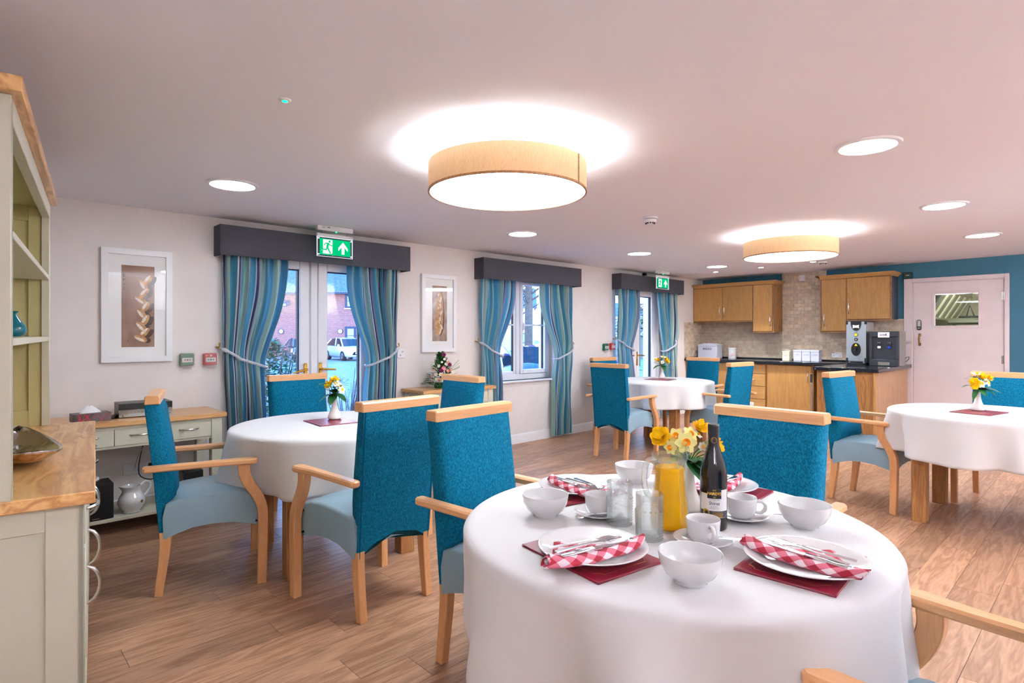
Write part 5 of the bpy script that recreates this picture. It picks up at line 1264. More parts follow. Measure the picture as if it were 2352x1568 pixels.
c = MB(); c.tube(smoothpath3([(.93, 5.09, .33), (.94, 5.05, .42), (1.0, 5.08, .55), (.96, 5.06, .70)], 5), .0025, 6); shape('thin_cable', c, 'nickel', (0, 0, 0), 'thin grey cable behind the ceramic jug', 'cable')
# the big arrangement on the second console
rnd = random.Random(12); t = thing('flower_arrangement', 'pyramid of pink, white and magenta flowers with dark greenery', 'flowers', (3.625, 4.90, .785))
b = MB(); b.lathe([(0, 0), (.07, 0), (.075, .03), (.06, .05), (0, .055)], 24); obj('foam_tray', b, 'leaf_dark', t)
l1, l2 = MB(), MB()
for k in range(620):
    h = rnd.random() ** 1.3; a = rnd.uniform(0, 6.28); R0 = .175 * (1 - h) + .012; r = R0 * rnd.uniform(.45, 1); p = (r * math.cos(a), r * math.sin(a) * .8, .03 + .31 * h)
    leafcard(l1 if k % 3 else l2, p, (math.cos(a) * (1 - .5 * h), math.sin(a) * .8, .25 + 1.0 * h), rnd.uniform(.045, .08), rnd.uniform(.006, .012), .3)
obj('foliage', l1, 'leaf_dark', t, angle=80)['kind'] = 'stuff'; obj('foliage', l2, 'leaf_mid', t, angle=80)['kind'] = 'stuff'
for (u, h, kind, s) in ((.035, .345, 'gerbera_magenta', 1.1), (.10, .245, 'gerbera_magenta', 1.1), (.02, .185, 'gerbera_magenta', 1.2), (.04, .205, 'gerbera_pink', 1.2), (.075, .075, 'gerbera_pink', 1.3), (.085, .18, 'peach', .9), (0, .095, 'peach', .9), (-.055, .19, 'peach', .55), (-.075, .125, 'peach', .6), (.085, .27, 'peach', .6), (.12, .19, 'peach', .7), (-.035, .145, 'white', 1.0), (.012, .145, 'white', 1.0), (.048, .135, 'white', 1.1), (-.03, .095, 'white', .9), (.028, .085, 'white', .9), (.045, .30, 'white', .7), (-.01, .23, 'white', .8), (.06, .25, 'white', .7), (-.07, .25, 'white', .7), (.14, .17, 'white', .9), (.02, .27, 'white', .6)):
    dep = .165 * (1 - min(1, h / .36)) * .75 + .05; bloom(t, P3(u, dep, h), P3(u * 4, 1, .35), kind, s * .72)
tw = MB()
for k in range(9):
    a = rnd.uniform(-.3, 1.0); tw.tube([P3(.05, .02, .15), P3(.10 + .05 * math.cos(a), .03, .20 + .06 * math.sin(a)), P3(.15 + .05 * math.cos(a), .03, .23 + .10 * math.sin(a))], .0012, 5)
obj('twig', tw, 'leaf_mid', t)
# ---------------------------------------------------------------- kitchen: wall cabinets
def dhandle(par, x, y, z0, z1):
    b = MB(); p = [(x, y, z0), (x - .012, y, z0 + .006), (x - .030, y, z0 + .03), (x - .034, y, (z0 + z1) / 2), (x - .030, y, z1 - .03), (x - .012, y, z1 - .006), (x, y, z1)]
    b.tube(p, [.008, .007, .006, .009, .006, .007, .008], 10); obj('handle', b, 'chrome', par)
def hhandle(par, x, z, y0, y1):
    b = MB(); p = [(x, y0, z), (x - .012, y0 + .006, z), (x - .030, y0 + .03, z - .004), (x - .034, (y0 + y1) / 2, z - .006), (x - .030, y1 - .03, z - .004), (x - .012, y1 - .006, z), (x, y1, z)]
    b.tube(p, [.008, .007, .006, .009, .006, .007, .008], 10); obj('handle', b, 'chrome', par)
XF = 9.205
def wallcab(y0, y1, z0, z1, doors, label, side=None, ext=(0, 0)):
    t = thing('wall_cabinet', label, 'cabinet', (0, 0, 0), 0, 'oak wall cabinets')
    b = MB(); b.box(XF + .02, XK - .001, y0, y1, z0, z1); obj('carcass', b, side or 'oak_panel', t)
    fr = MB(); fr.box(XF + .002, XF + .02, y0, y0 + .018, z0, z1); fr.box(XF + .002, XF + .02, y1 - .018, y1, z0, z1); fr.box(XF, XF + .10, y0, y1, z0 - .022, z0, .003); obj('light_rail', fr, 'oak_dark', t)
    for (a, c, hy, h0, h1) in doors:
        d = MB(); d.box(XF - .002, XF + .018, a + .002, c - .002, z0 + .006, z1 - .006, .002); o = obj('door', d, 'oak_unit', t); dhandle(o, XF - .002, hy, h0, h1)
    return t
wallcab(4.075, 5.118, 1.562, 2.135, [(4.590, 5.11, 4.625, 1.64, 1.815), (4.080, 4.588, 4.545, 1.64, 1.815)], 'two-door oak wall cabinet in the corner above the bread bin')
wallcab(3.742, 4.073, 1.385, 2.135, [(3.764, 4.068, 3.790, 1.475, 1.64)], 'tall single-door oak wall cabinet at the tiled gap')
wallcab(2.716, 3.070, 1.385, 2.150, [(2.72, 3.050, 3.005, 1.47, 1.66)], 'tall single-door oak wall cabinet with a small lock above the canisters')
t = wallcab(2.160, 2.714, 1.552, 2.150, [(2.178, 2.712, 2.680, 1.635, 1.815)], 'wide oak wall cabinet with black side above the water boiler', 'charcoal')
lk = MB(); lk.tube([(XF - .008, 2.992, 1.435), (XF, 2.992, 1.435)], .011, 14)
o = obj('lock', lk, 'chrome', next(x for x in bpy.data.objects if x.get('label', '').startswith('tall single-door oak wall cabinet with')))
def cornice(y0, y1, z, label, left=True):
    prof = [(XF + .015, z), (XF - .004, z), (XF - .012, z + .018), (XF - .034, z + .034), (XF - .044, z + .046), (XF - .044, z + .056), (XF + .015, z + .056)]
    mb = MB(); n = len(prof); rows = []
    for y, k in ((y1, 0), (y0, 1)):
        rows.append([(x, y - (max(0, XF - x) if k else 0), zz) for x, zz in prof])
    mb.grid([r for r in rows], closed=True)
    r2 = [[(x, y0 - max(0, XF - x), zz) for x, zz in prof], [(XK - .003, y0 - max(0, XF - x), zz) for x, zz in prof]]
    mb.grid(r2, closed=True)
    mb.box(XF + .01, XK - .003, y0 - .004, y1, z + .002, z + .05)
    if not left:
        r3 = [[(XK - .003, y1 + max(0, XF - x), zz) for x, zz in prof], [(x, y1 + max(0, XF - x), zz) for x, zz in prof]]; mb.grid(r3, closed=True)
    o = obj('cornice_rail', mb, 'oak_unit_h'); tag(o, label, 'cornice', 'oak cornices')
cornice(3.742, 5.118, 2.136, 'oak cornice along the corner wall cabinets'); cornice(2.160, 3.070, 2.151, 'oak cornice along the wall cabinets above the boiler', False)
# base units
XB = 8.955
def base(y0, y1, label, fronts):
    t = thing('base_cabinet', label, 'cabinet', (0, 0, 0), 0, 'oak base cabinets'); b = MB(); b.box(XB + .02, XK - .02, y0, y1, .12, .888); obj('carcass', b, 'oak_panel', t); b = MB(); b.box(XB + .06, XB + .08, y0, y1, 0, .12); obj('plinth', b, 'oak_dark', t)
    for f in fronts:
        d = MB(); d.box(XB, XB + .02, f[1] + .002, f[2] - .002, f[3] + .002, f[4] - .002, .002); o = obj(f[0], d, 'oak_unit' if f[0] == 'door' else 'oak_unit_h', t)
        if f[0] == 'drawer': hhandle(o, XB, f[3] + (f[4] - f[3]) * .52, (f[1] + f[2]) / 2 - .065, (f[1] + f[2]) / 2 + .065)
        else: dhandle(o, XB, f[5], .625, .795)
        if len(f) > 6:
            q = MB(); q.box(XB - .001, XB, 3.95, 4.03, .245, .285); s_ = obj('label', q, 'label_white', o); q = MB(); lettering(q, 'cutlery', .018, lambda x, y: (XB - .0014, 3.99 - x, .270 + y)); lettering(q, 'drawer', .014, lambda x, y: (XB - .0014, 3.99 - x, .254 + y)); obj('print', q, 'ink', o)
base(4.56, 5.115, 'oak base cabinet in the corner under the bread bin', [('door', 4.565, 5.11, .13, .88, 4.60)])
base(4.232, 4.558, 'narrow oak base cabinet beside the drawers', [('door', 4.235, 4.555, .13, .88, 4.27)])
base(3.750, 4.230, 'oak drawer unit of four drawers', [('drawer', 3.772, 4.225, a, b, 0) + ((1,) if a < .2 else ()) for a, b in ((.735, .88), (.537, .731), (.339, .533), (.13, .335))])
base(3.078, 3.748, 'wide oak base cabinet next to the peninsula', [('door', 3.106, 3.744, .13, .88, 3.145)])
mb = MB(); mb.box(8.90, XK - .001, 2.735, 5.120, .892, .935, .006); wt = obj('worktop', mb, 'black_top'); tag(wt, 'long black worktop with bread bin and canisters', 'worktop')
mb = MB(); mb.box(XK - .022, XK - .010, 2.10, 5.10, .935, .957, .002); mb.box(8.92, XK - .022, 5.100, 5.112, .935, .957, .002); obj('upstand', mb, 'black_top', wt)
t = thing('peninsula', 'oak peninsula with black top projecting into the room', 'counter', (0, 0, 0))
b = MB(); b.box(7.93, XK - .012, 1.995, 2.732, .880, .925, .004); obj('worktop', b, 'black_top', t)
for k, yy in enumerate((2.70, 2.53, 2.30, 2.08)):
    b = MB(); b.tube([(7.926, yy, .903), (7.932, yy, .903)], .006, 10); obj('screw', b, 'chrome', t)
b = MB(); b.box(7.985, 8.005, 2.06, 2.70, 0, .88); obj('end_panel', b, 'oak_panel', t)
b = MB(); b.box(7.975, 8.02, 2.035, 2.06, 0, .88, .002); obj('corner_post', b, 'oak_unit', t)
for (a, c) in ((8.02, 8.76), (8.764, XK - .03)):
    b = MB(); b.box(a, c, 2.04, 2.056, 0, .88, .001); obj('side_panel', b, 'oak_pale', t)
b = MB(); b.box(8.01, 8.90, 2.67, 2.69, 0, .88); obj('back_panel', b, 'oak_panel', t)
b = MB(); b.tube([(7.955, 2.755, .0), (7.955, 2.755, .72)], .011, 12); t = thing('pole', 'slim grey pole with dark grip standing beside the peninsula', 'pole'); obj('shaft', b, 'nickel', t)
b = MB(); b.tube([(7.955, 2.755, .72), (7.955, 2.755, .815), (7.945, 2.75, .835)], [.014, .015, .010], 12); obj('grip', b, 'charcoal', t)

# ---------------------------------------------------------------- things on the worktop
ZW = .9355
def tin(x, y, w, d, h, col, words, label, bread=False):
    t = thing('bread_bin' if bread else 'canister', label, 'bread bin' if bread else 'canister', (x, y, ZW), 0, None if bread else 'storage canisters')
    b = MB(); b.box(0, d, -w / 2, w / 2, 0, h * .82, .008 if bread else .003); obj('body', b, col, t)
    l = MB()
    if bread:
        l.prism([(-w / 2 - .004, h * .82), (w / 2 + .004, h * .82), (w / 2 + .004, h * .90), (w / 2 - .02, h * .915), (.06, h), (-.06, h), (-w / 2 + .02, h * .915), (-w / 2 - .004, h * .90)], -.004, d + .004, 'X')
    else: l.box(-.003, d + .003, -w / 2 - .003, w / 2 + .003, h * .82, h, .004)
    lo = obj('lid', l, col, t)
    g = MB(); q = .06 if bread else .035; g.tube([(d / 2, -q, h), (d / 2, -q * .7, h + q * .45), (d / 2, 0, h + q * .62), (d / 2, q * .7, h + q * .45), (d / 2, q, h)], .003, 8); obj('handle', g, 'nickel' if not col == 'cream_tin' else col, lo)
    p = MB(); s = .052 if bread else .026; lettering(p, words, s, lambda X_, Y_: (-.0012, -X_, h * (.62 if bread else .56) + Y_), bold=.0006 if bread else 0); obj('lettering', p, 'ink' if bread else 'ink_grey', t)
mat('cream_tin', (232, 226, 198), .35); mat('lilac_tin', (206, 206, 222), .35)
tin(9.22, 4.868, .350, .20, .255, 'lilac_tin', 'BREAD', 'pale enamel bread bin lettered BREAD', True)
tin(9.215, 3.565, .105, .12, .150, 'cream_tin', 'Sugar', 'cream canister lettered Sugar, shortest of the four tins')
for y, wds, l in ((3.394, 'TEA', 'pale canister lettered TEA'), (3.270, 'SUGAR', 'pale canister lettered SUGAR in capitals'), (3.147, 'COFFEE', 'pale canister lettered COFFEE')): tin(9.215, y, .117, .12, .172, 'lilac_tin', wds, l)
t = thing('floral_jar', 'white round jar with pink flower print on the worktop', 'jar', (9.36, 4.49, ZW)); b = MB(); b.lathe([(0, 0), (.064, 0), (.066, .004), (.066, .150), (0, .150)], 36); obj('body', b, 'china', t); b = MB(); b.lathe([(.0665, .150), (.068, .152), (.068, .178), (.064, .183), (0, .183)], 36); obj('lid', b, 'china', t)
b = MB()
def onjar(a, z, r): return [(-.0668 * math.cos(a + dx / .066), -.0668 * math.sin(a + dx / .066), z + dy) for dx, dy in [(r * math.cos(k), r * math.sin(k)) for k in [i * 1.047 for i in range(6)]]]
for a, z, r in ((.4, .070, .013), (.15, .062, .009), (.72, .078, .008), (.0, .080, .007)): b.add(onjar(a, z, r), [tuple(range(5, -1, -1))])
obj('flower_print', b, 'pink', t); b = MB()
for a, z, r in ((.55, .052, .007), (.28, .045, .006), (.9, .062, .005), (.3, .085, .005), (.1, .050, .004)): b.add(onjar(a, z, r), [tuple(range(5, -1, -1))])
obj('leaf_print', b, 'leaf_mid', t)
t = thing('wall_socket', 'white double wall socket on the tiles beside the coffee canister', 'socket', (XK - .010, 2.94, 1.033)); b = MB(); b.box(-.010, 0, -.073, .073, -.043, .043, .003); obj('plate', b, 'white_plastic', t); b = MB(); b.box(-.0145, -.010, -.022, .022, .012, .032, .002); obj('switch', b, 'white_plastic', t)
b = MB()
for s in (-1, 1):
    for (dy, dz) in ((0, -.004), (-.010, -.022), (.010, -.022)): b.box(-.0108, -.010, s * .045 + dy - .003, s * .045 + dy + .003, dz - .004, dz + .004)
b.box(-.0108, -.010, .035, .07, .030, .037); obj('pin_holes', b, 'ink', t)
t = thing('fused_spur', 'white square switch plate high on the tiles', 'switch', (XK - .010, 3.438, 2.225)); b = MB(); b.box(-.010, 0, -.046, .046, -.046, .046, .003); obj('plate', b, 'white_plastic', t); b = MB(); b.tube([(-.0125, .006, 0), (-.010, .006, 0)], .014, 20); obj('cord_outlet', b, 'white_plastic', t); b = MB(); b.box(-.0106, -.010, .032, .038, -.003, .003); b.box(-.0106, -.010, -.038, -.032, -.003, .003); obj('screw', b, 'ink', t)
t = thing('door_release', 'dark green break-glass box above the white door frame', 'call point', (XK, 2.036, 2.160)); b = MB(); b.box(-.05, 0, -.05, .05, -.046, .046, .006); obj('body', b, 'green_dark', t) if 'green_dark' in M else obj('body', b, mat('green_dark', (8, 52, 44), .35) and 'green_dark', t); b = MB(); b.box(-.052, -.05, -.036, .036, -.018, .014); obj('window', b, 'charcoal', t); b = MB(); b.box(-.053, -.052, -.02, .02, -.004, .004); obj('lettering', b, 'label_white', t)

# water boiler
t = thing('water_boiler', 'stainless steel water boiler with black oval tap panel', 'water boiler', (8.72, 2.455, ZW - .010)); w = .118
b = MB(); b.box(.012, .38, -w + .006, w - .006, .05, .585, .004); obj('case', b, 'steel', t)
b = MB(); b.prism([(-w + .02, .060), (w - .02, .060), (w, .085), (w, .565), (w - .02, .59), (-w + .02, .59), (-w, .565), (-w, .085)], 0, .012, 'X'); obj('front_plate', b, 'steel', t)
b = MB()
for sy in (-1, 1):
    for z in ((.045, .10), (.55, .597)): b.box(-.004, .03, sy * (w - .02), sy * (w + .006), *z, .004)
b.box(.0, .385, -w, w, .585, .597, .003); obj('corner_trim', b, 'black_plastic', t)
b = MB(); b.prism([(-.064, .590), (.064, .590), (.060, .54), (.045, .495), (.02, .468), (0, .464), (-.02, .468), (-.045, .495), (-.060, .54)], -.010, 0, 'X'); obj('control_panel', b, 'black_plastic', t)
b = MB(); b.prism([(-.038, .545), (-.015, .538), (.015, .538), (.038, .545), (.036, .520), (.038, .498), (.015, .506), (-.015, .506), (-.038, .498), (-.036, .520)], -.013, -.010, 'X'); obj('display', b, 'label_white', t)
b = MB(); b.tube([(-.006, 0, .412), (0, 0, .412)], .022, 20); b.tube([(-.006, 0, .348), (0, 0, .348)], .022, 20); obj('button_rim', b, 'black_plastic', t)
b = MB(); b.tube([(-.012, 0, .412), (-.006, 0, .412)], .016, 20); obj('button', b, 'boiler_amber', t) if 'boiler_amber' in M else obj('button', b, mat('boiler_amber', (250, 220, 20), .4, emit=(250, 220, 0), estr=.4) and 'boiler_amber', t)
b = MB(); b.tube([(-.011, 0, .348), (-.006, 0, .348)], .012, 16); obj('button', b, 'nickel', t)
b = MB(); b.prism([(.058 * math.cos(k * PI / 16), .215 + .088 * math.sin(k * PI / 16)) for k in range(32)], -.008, 0, 'X'); obj('tap_panel', b, 'black_plastic', t)
b = MB(); b.prism([(-.018, .262), (.018, .262), (0, .290)], -.011, -.008, 'X'); obj('warning_triangle', b, 'yellow', t)
b = MB(); b.tube([(-.01, 0, .235), (-.05, 0, .225)], .020, 16); b.tube([(-.05, 0, .235), (-.06, 0, .19)], [.012, .009], 12); obj('tap', b, 'dark', t)
b = MB(); b.prism([(-.04, -.115), (.30, -.115), (.30, .115), (-.04, .115), (-.085, .08), (-.10, 0), (-.085, -.08)], 0, .035, 'Z'); obj('drip_tray', b, 'black_plastic', t)
b = MB(); b.box(.02, .06, -.10, -.075, .03, .06); b.box(.02, .06, .075, .10, .03, .06); b.box(.28, .32, -.1, .1, 0, .06); obj('foot', b, 'steel', t)
# water cooler
t = thing('water_cooler', 'black and silver table-top water cooler with blue tap', 'water cooler', (8.74, 2.138, ZW - .010)); w = .170
b = MB(); b.box(.03, .36, -w, w, 0, .46, .006); obj('case', b, 'nickel_paint', t) if 'nickel_paint' in M else obj('case', b, mat('nickel_paint', (128, 122, 116), .4, metal=.3) and 'nickel_paint', t)
b = MB(); b.box(0, .035, -w, w, .385, .455, .005); b.box(0, .035, -w, w, 0, .09, .005); b.box(0, .035, -w, -w + .035, .09, .385, .004); b.box(0, .035, w - .035, w, .09, .385, .004); obj('front_surround', b, 'charcoal', t)
b = MB(); b.box(.028, .034, -w + .035, w - .035, .09, .385); obj('recess', b, 'charcoal', t)
b = MB(); b.box(-.004, .0, -.066, .066, .375, .445, .002); o = obj('badge', b, 'label_white', t)
q = MB(); lettering(q, 'AA FIRST', .020, lambda X_, Y_: (-.0046, -X_ + .005, .410 + Y_), bold=.0006); q.box(-.0046, -.004, -.032, -.022, .402, .425); obj('badge_lettering', q, 'badge_blue', o) if 'badge_blue' in M else obj('badge_lettering', q, mat('badge_blue', (20, 60, 190), .4) and 'badge_blue', o)
q = MB(); q.box(-.0046, -.004, -.05, .05, .396, .400); obj('badge_stripe', q, 'red_plastic', o)
for yy, mm in ((.052, 'label_white'), (-.062, 'badge_blue')):
    b = MB(); b.box(-.005, .03, yy - .018, yy + .018, .255, .315, .006); b.tube([(.012, yy, .255), (.012, yy, .225)], .009, 10); o = obj('tap', b, 'black_plastic', t); b = MB(); b.box(-.010, .012, yy - .018, yy + .018, .232, .262, .004); obj('tap_lever', b, mm, o)
    b = MB(); b.box(-.0056, -.005, yy - .014, yy - .006, .303, .309); b.box(-.0056, -.005, yy + .006, yy + .014, .303, .309); obj('tap_mark', b, 'label_white', o)
b = MB(); b.box(-.003, 0, -.066, .066, .010, .052, .002); obj('drip_plate', b, 'nickel', t)
b = MB(); b.tube(smoothpath3([(.33, -.17, .05), (.36, -.20, .09), (.33, -.205, .12), (.30, -.172, .10)], 4), .004, 6); obj('cable', b, 'black_plastic', t)

# ---------------------------------------------------------------- the lit kitchen behind the door's vision panel
mat('kitchen_wall', (226, 224, 196), .7); mat('kitchen_steel', (150, 156, 138), .35, metal=.55)
mb = MB(); X0, X1 = XK + .26, 13.2
mb.box(X1, X1 + .1, -2.6, 3.2, -.1, 2.6); mb.box(X0, X1, 3.1, 3.2, -.1, 2.6); mb.box(X0, X1, -2.6, -2.5, -.1, 2.6)
struct('wall_kitchen', mb, 'kitchen_wall'); struct('ceiling_kitchen', MB().box(XK + .25, X1, -2.6, 3.2, 2.45, 2.55), 'kitchen_wall'); struct('floor_kitchen', MB().box(XK + .0, X1, -2.6, 3.2, -.12, -.004), 'underfloor')
t = thing('extractor_hood', 'sloping steel extractor hood seen through the door window', 'hood', (0, 0, 0))
b = MB(); b.box(10.4, 12.9, 1.80, 2.9, 1.97, 2.44, .01); obj('canopy', b, 'kitchen_steel', t)
for k in range(5):
    x0 = 10.45 + .46 * k; b = MB(); b.prism([(1.995, 1.61), (2.015, 1.62), (1.82, 1.97), (1.80, 1.96)], x0, x0 + .33, 'X'); obj('filter_panel', b, 'kitchen_steel', t)
    b = MB(); b.prism([(1.985, 1.605), (2.02, 1.62), (1.825, 1.975), (1.79, 1.96)], x0 + .335, x0 + .455, 'X'); obj('filter_rail', b, 'kitchen_wall', t)
b = MB(); b.box(10.4, 12.9, 1.99, 2.06, 1.58, 1.62, .004); obj('front_lip', b, 'kitchen_steel', t)
t = thing('kitchen_gantry', 'long steel gantry shelf seen through the door window', 'gantry', (11.4, 0, 0)); b = MB(); b.box(0, .5, -.3, 1.93, 1.50, 1.60, .03); obj('shelf', b, 'kitchen_steel', t); b = MB(); b.box(.05, .10, -.25, -.2, 0, 1.5); b.box(.05, .10, 1.8, 1.85, 0, 1.5); obj('leg', b, 'kitchen_steel', t)
b = MB()
for k in range(14): b.box(-.004, 0, 1.55 - .028 * k, 1.566 - .028 * k, 1.575, 1.582)
obj('vent', b, 'charcoal', t); b = MB(); b.box(.02, .48, -.2, 1.9, 1.20, 1.38, .01); obj('lower_shelf', b, 'charcoal', t)
b = MB(); b.box(.12, .38, 1.45, 1.78, 1.60, 1.635, .01); b.tube([(.25, 1.70, 1.63), (.25, 1.66, 1.80), (.25, 1.60, 1.63)], .010, 8); t = thing('kitchen_pan', 'dark pan and tongs on the gantry seen through the door window', 'pan', (11.4, 0, 0)); obj('pan', b, 'charcoal', t)
t = thing('kitchen_shelf', 'steel wall shelf seen through the door window', 'shelf', (12.95, 1.6, 1.93)); b = MB(); b.box(0, .25, -.8, .12, 0, .10); obj('board', b, 'kitchen_steel', t)
t = thing('kitchen_lamp', 'bright ceiling lamp of the kitchen behind the door', 'ceiling light', (10.6, 1.0, 2.45)); b = MB(); b.box(-.15, .15, -.6, .6, -.05, 0, .01); obj('diffuser', b, 'kitchen_light', t) if 'kitchen_light' in M else (emis('kitchen_light', (1, .98, .82, 1), 22.0), obj('diffuser', b, 'kitchen_light', t))
# ---------------------------------------------------------------- outdoors: car park, brick house, cars, planting
GZ = -.35
mat('tarmac', (120, 124, 130), .8, c2=(140, 142, 146), scale=3); mat('lawn', (78, 120, 72), .9, c2=(120, 160, 100), scale=6); mat('slate_tile', (84, 96, 110), .6, c2=(112, 124, 138), scale=5)
mat('fence_wood', (120, 126, 118), .8, rnd=.15); mat('render_white', (232, 228, 222), .8); mat('bark', (86, 78, 70), .9, c2=(112, 104, 92), scale=20); mat('car_white', (240, 240, 242), .2, coat=.8); mat('car_dark', (46, 32, 44), .2, coat=.8); mat('car_blue', (40, 60, 160), .2, coat=.8); mat('car_glass', (18, 24, 36), .12, spec=.25); mat('frame_blue', (54, 66, 90), .5); mat('curtain_net', (190, 205, 214), .8); mat('bush_leaf', (46, 92, 66), .6, c2=(84, 130, 92), scale=9); mat('red_twig', (84, 62, 66), .7)
m = bpy.data.materials.new('brickwork'); m.use_nodes = True; N = m.node_tree.nodes; L = m.node_tree.links; tcn = N.new('ShaderNodeTexCoord'); mpn = N.new('ShaderNodeMapping'); mpn.inputs['Rotation'].default_value = (PI / 2, 0, 0); br = N.new('ShaderNodeTexBrick')
br.inputs['Color1'].default_value = lin((168, 104, 92)); br.inputs['Color2'].default_value = lin((140, 84, 78)); br.inputs['Mortar'].default_value = lin((178, 150, 144)); br.inputs['Scale'].default_value = 1; br.inputs['Brick Width'].default_value = .225; br.inputs['Row Height'].default_value = .075; br.inputs['Mortar Size'].default_value = .010
L.new(tcn.outputs['Object'], mpn.inputs[0]); L.new(mpn.outputs[0], br.inputs['Vector']); L.new(br.outputs[0], N['Principled BSDF'].inputs['Base Color']); N['Principled BSDF'].inputs['Roughness'].default_value = .9; M['brickwork'] = m
def at(d, l, z=0): return (.6884 * d + .7254 * l, .7254 * d - .6884 * l, z)
VR = R_(46.5 - 90)
g = MB(); g.box(-30, 120, YW + WD, 140, GZ - .2, GZ); struct('ground_outside', g, 'tarmac')
g = MB(); g.box(1.0, 9.5, YW + WD, 6.4, GZ, -.03, .01); struct('path_outside', g, 'tarmac')
g = MB(); g.X = Matrix.Translation(at(36, 9.5)) @ Matrix.Rotation(VR, 4, 'Z'); g.box(-4, 14, -9, 3, GZ, GZ + .05); struct('lawn_outside', g, 'lawn')
H = thing('brick_house', 'red brick house with blue-grey tiled roof across the car park', 'house', at(44, -14.95), VR)
b = MB(); b.box(-9, .55, .35, 8, GZ, 4.6); b.box(.55, 5.0, 0, 8, GZ, 4.6); obj('wall', b, 'brickwork', H)
rows = []; nx = 330
for j in range(41):
    s = j / 40; z = 4.55 + 3.2 * s; y = -.45 + 4.6 * s; st = (j % 2) * .035
    rows.append([(-9.3 + (14.7 - 4.2 * s * 1.2) * i / nx, y - st * .6, z + st + .030 * math.sin((-9.3 + (14.7 - 4.2 * s * 1.2) * i / nx) * 2 * PI / .19)) for i in range(nx + 1)])
o = obj('roof_tiles', MB().grid(rows), 'slate_tile', H, angle=80); o['kind'] = 'stuff'
b = MB(); b.prism([(5.4, 4.55, ), (5.4, 4.6), (.5, 7.75), (.5, 7.7)], 4.1, 4.16, 'Y'); b.box(-9.3, 5.4, -.52, -.40, 4.40, 4.54, .01); b.box(-9.3, 5.4, -.40, .35, 4.46, 4.50); obj('gutter', b, 'frame_blue', H)
b = MB(); b.tube([(.42, .25, 4.45), (.42, .25, GZ)], .05, 8); b.box(.36, .55, .3, .36, .2, 2.6); obj('downpipe', b, 'frame_blue', H)
for (x0, x1, z0, z1) in ((2.25, 3.75, 3.35, 4.42), (2.25, 3.75, .55, 1.95), (-6.6, -5.1, 3.35, 4.42)):
    yy = 0 if x0 > .5 else .35
    f = MB()
    for (p, q, r, s) in ((x0, x0 + .16, z0, z1), (x1 - .16, x1, z0, z1), (x0 + .16, x1 - .16, z1 - .16, z1), (x0 + .16, x1 - .16, z0, z0 + .14), ((x0 + x1) / 2 - .09, (x0 + x1) / 2 + .09, z0 + .14, z1 - .16)): f.box(p, q, yy - .06, yy + .02, r, s)
    f.box(x0 + .16, x1 - .16, yy - .05, yy - .01, (z0 + z1) / 2 - .02, (z0 + z1) / 2 + .02); w_ = obj('window', f, 'frame_blue', H)
    f = MB(); f.box(x0 + .1, x1 - .1, yy - .02, yy + .0, z0 + .1, z1 - .1); obj('pane', f, 'curtain_net', w_)
    f = MB(); f.box(x0 - .05, x1 + .05, yy - .10, yy, z0 - .08, z0); obj('sill', f, 'render_white', w_)
for x, yy in ((1.88, 0), (-2.75, .35)):
    b = MB(); b.X = Matrix.Translation((x, yy, 1.58)) @ Matrix.Rotation(PI / 2, 4, 'X'); b.lathe([(0, .12), (.15, .10), (.17, .04), (.17, 0), (0, 0)], 20); lp_ = thing('bulkhead_lamp', 'round white bulkhead lamp on the brick wall ' + ('right of the downpipe' if x > 0 else 'over the dark car'), 'wall lamp', H.location, VR, 'round wall lamps on the brick house'); obj('lens', b, 'render_white', lp_)
    b = MB(); b.X = Matrix.Translation((x, yy, 1.58)) @ Matrix.Rotation(PI / 2, 4, 'X'); b.lathe([(.17, 0), (.21, 0), (.21, .07), (.17, .07)], 20); obj('rim', b, 'frame_blue', lp_)
t = thing('security_light', 'boxy security light under the eaves of the brick house', 'security light', H.location, VR); b = MB(); b.prism([(-.05, 3.95), (-.6, 3.70), (-.6, 3.45), (-.05, 3.60)], -2.5, -1.95, 'X'); obj('housing', b, 'frame_blue', t); b = MB(); b.box(-2.42, -2.05, -.62, -.60, 3.50, 3.66); obj('lens', b, 'curtain_net', t); b = MB(); b.box(-2.3, -2.1, -.05, .36, 3.75, 3.85); obj('bracket', b, 'frame_blue', t)
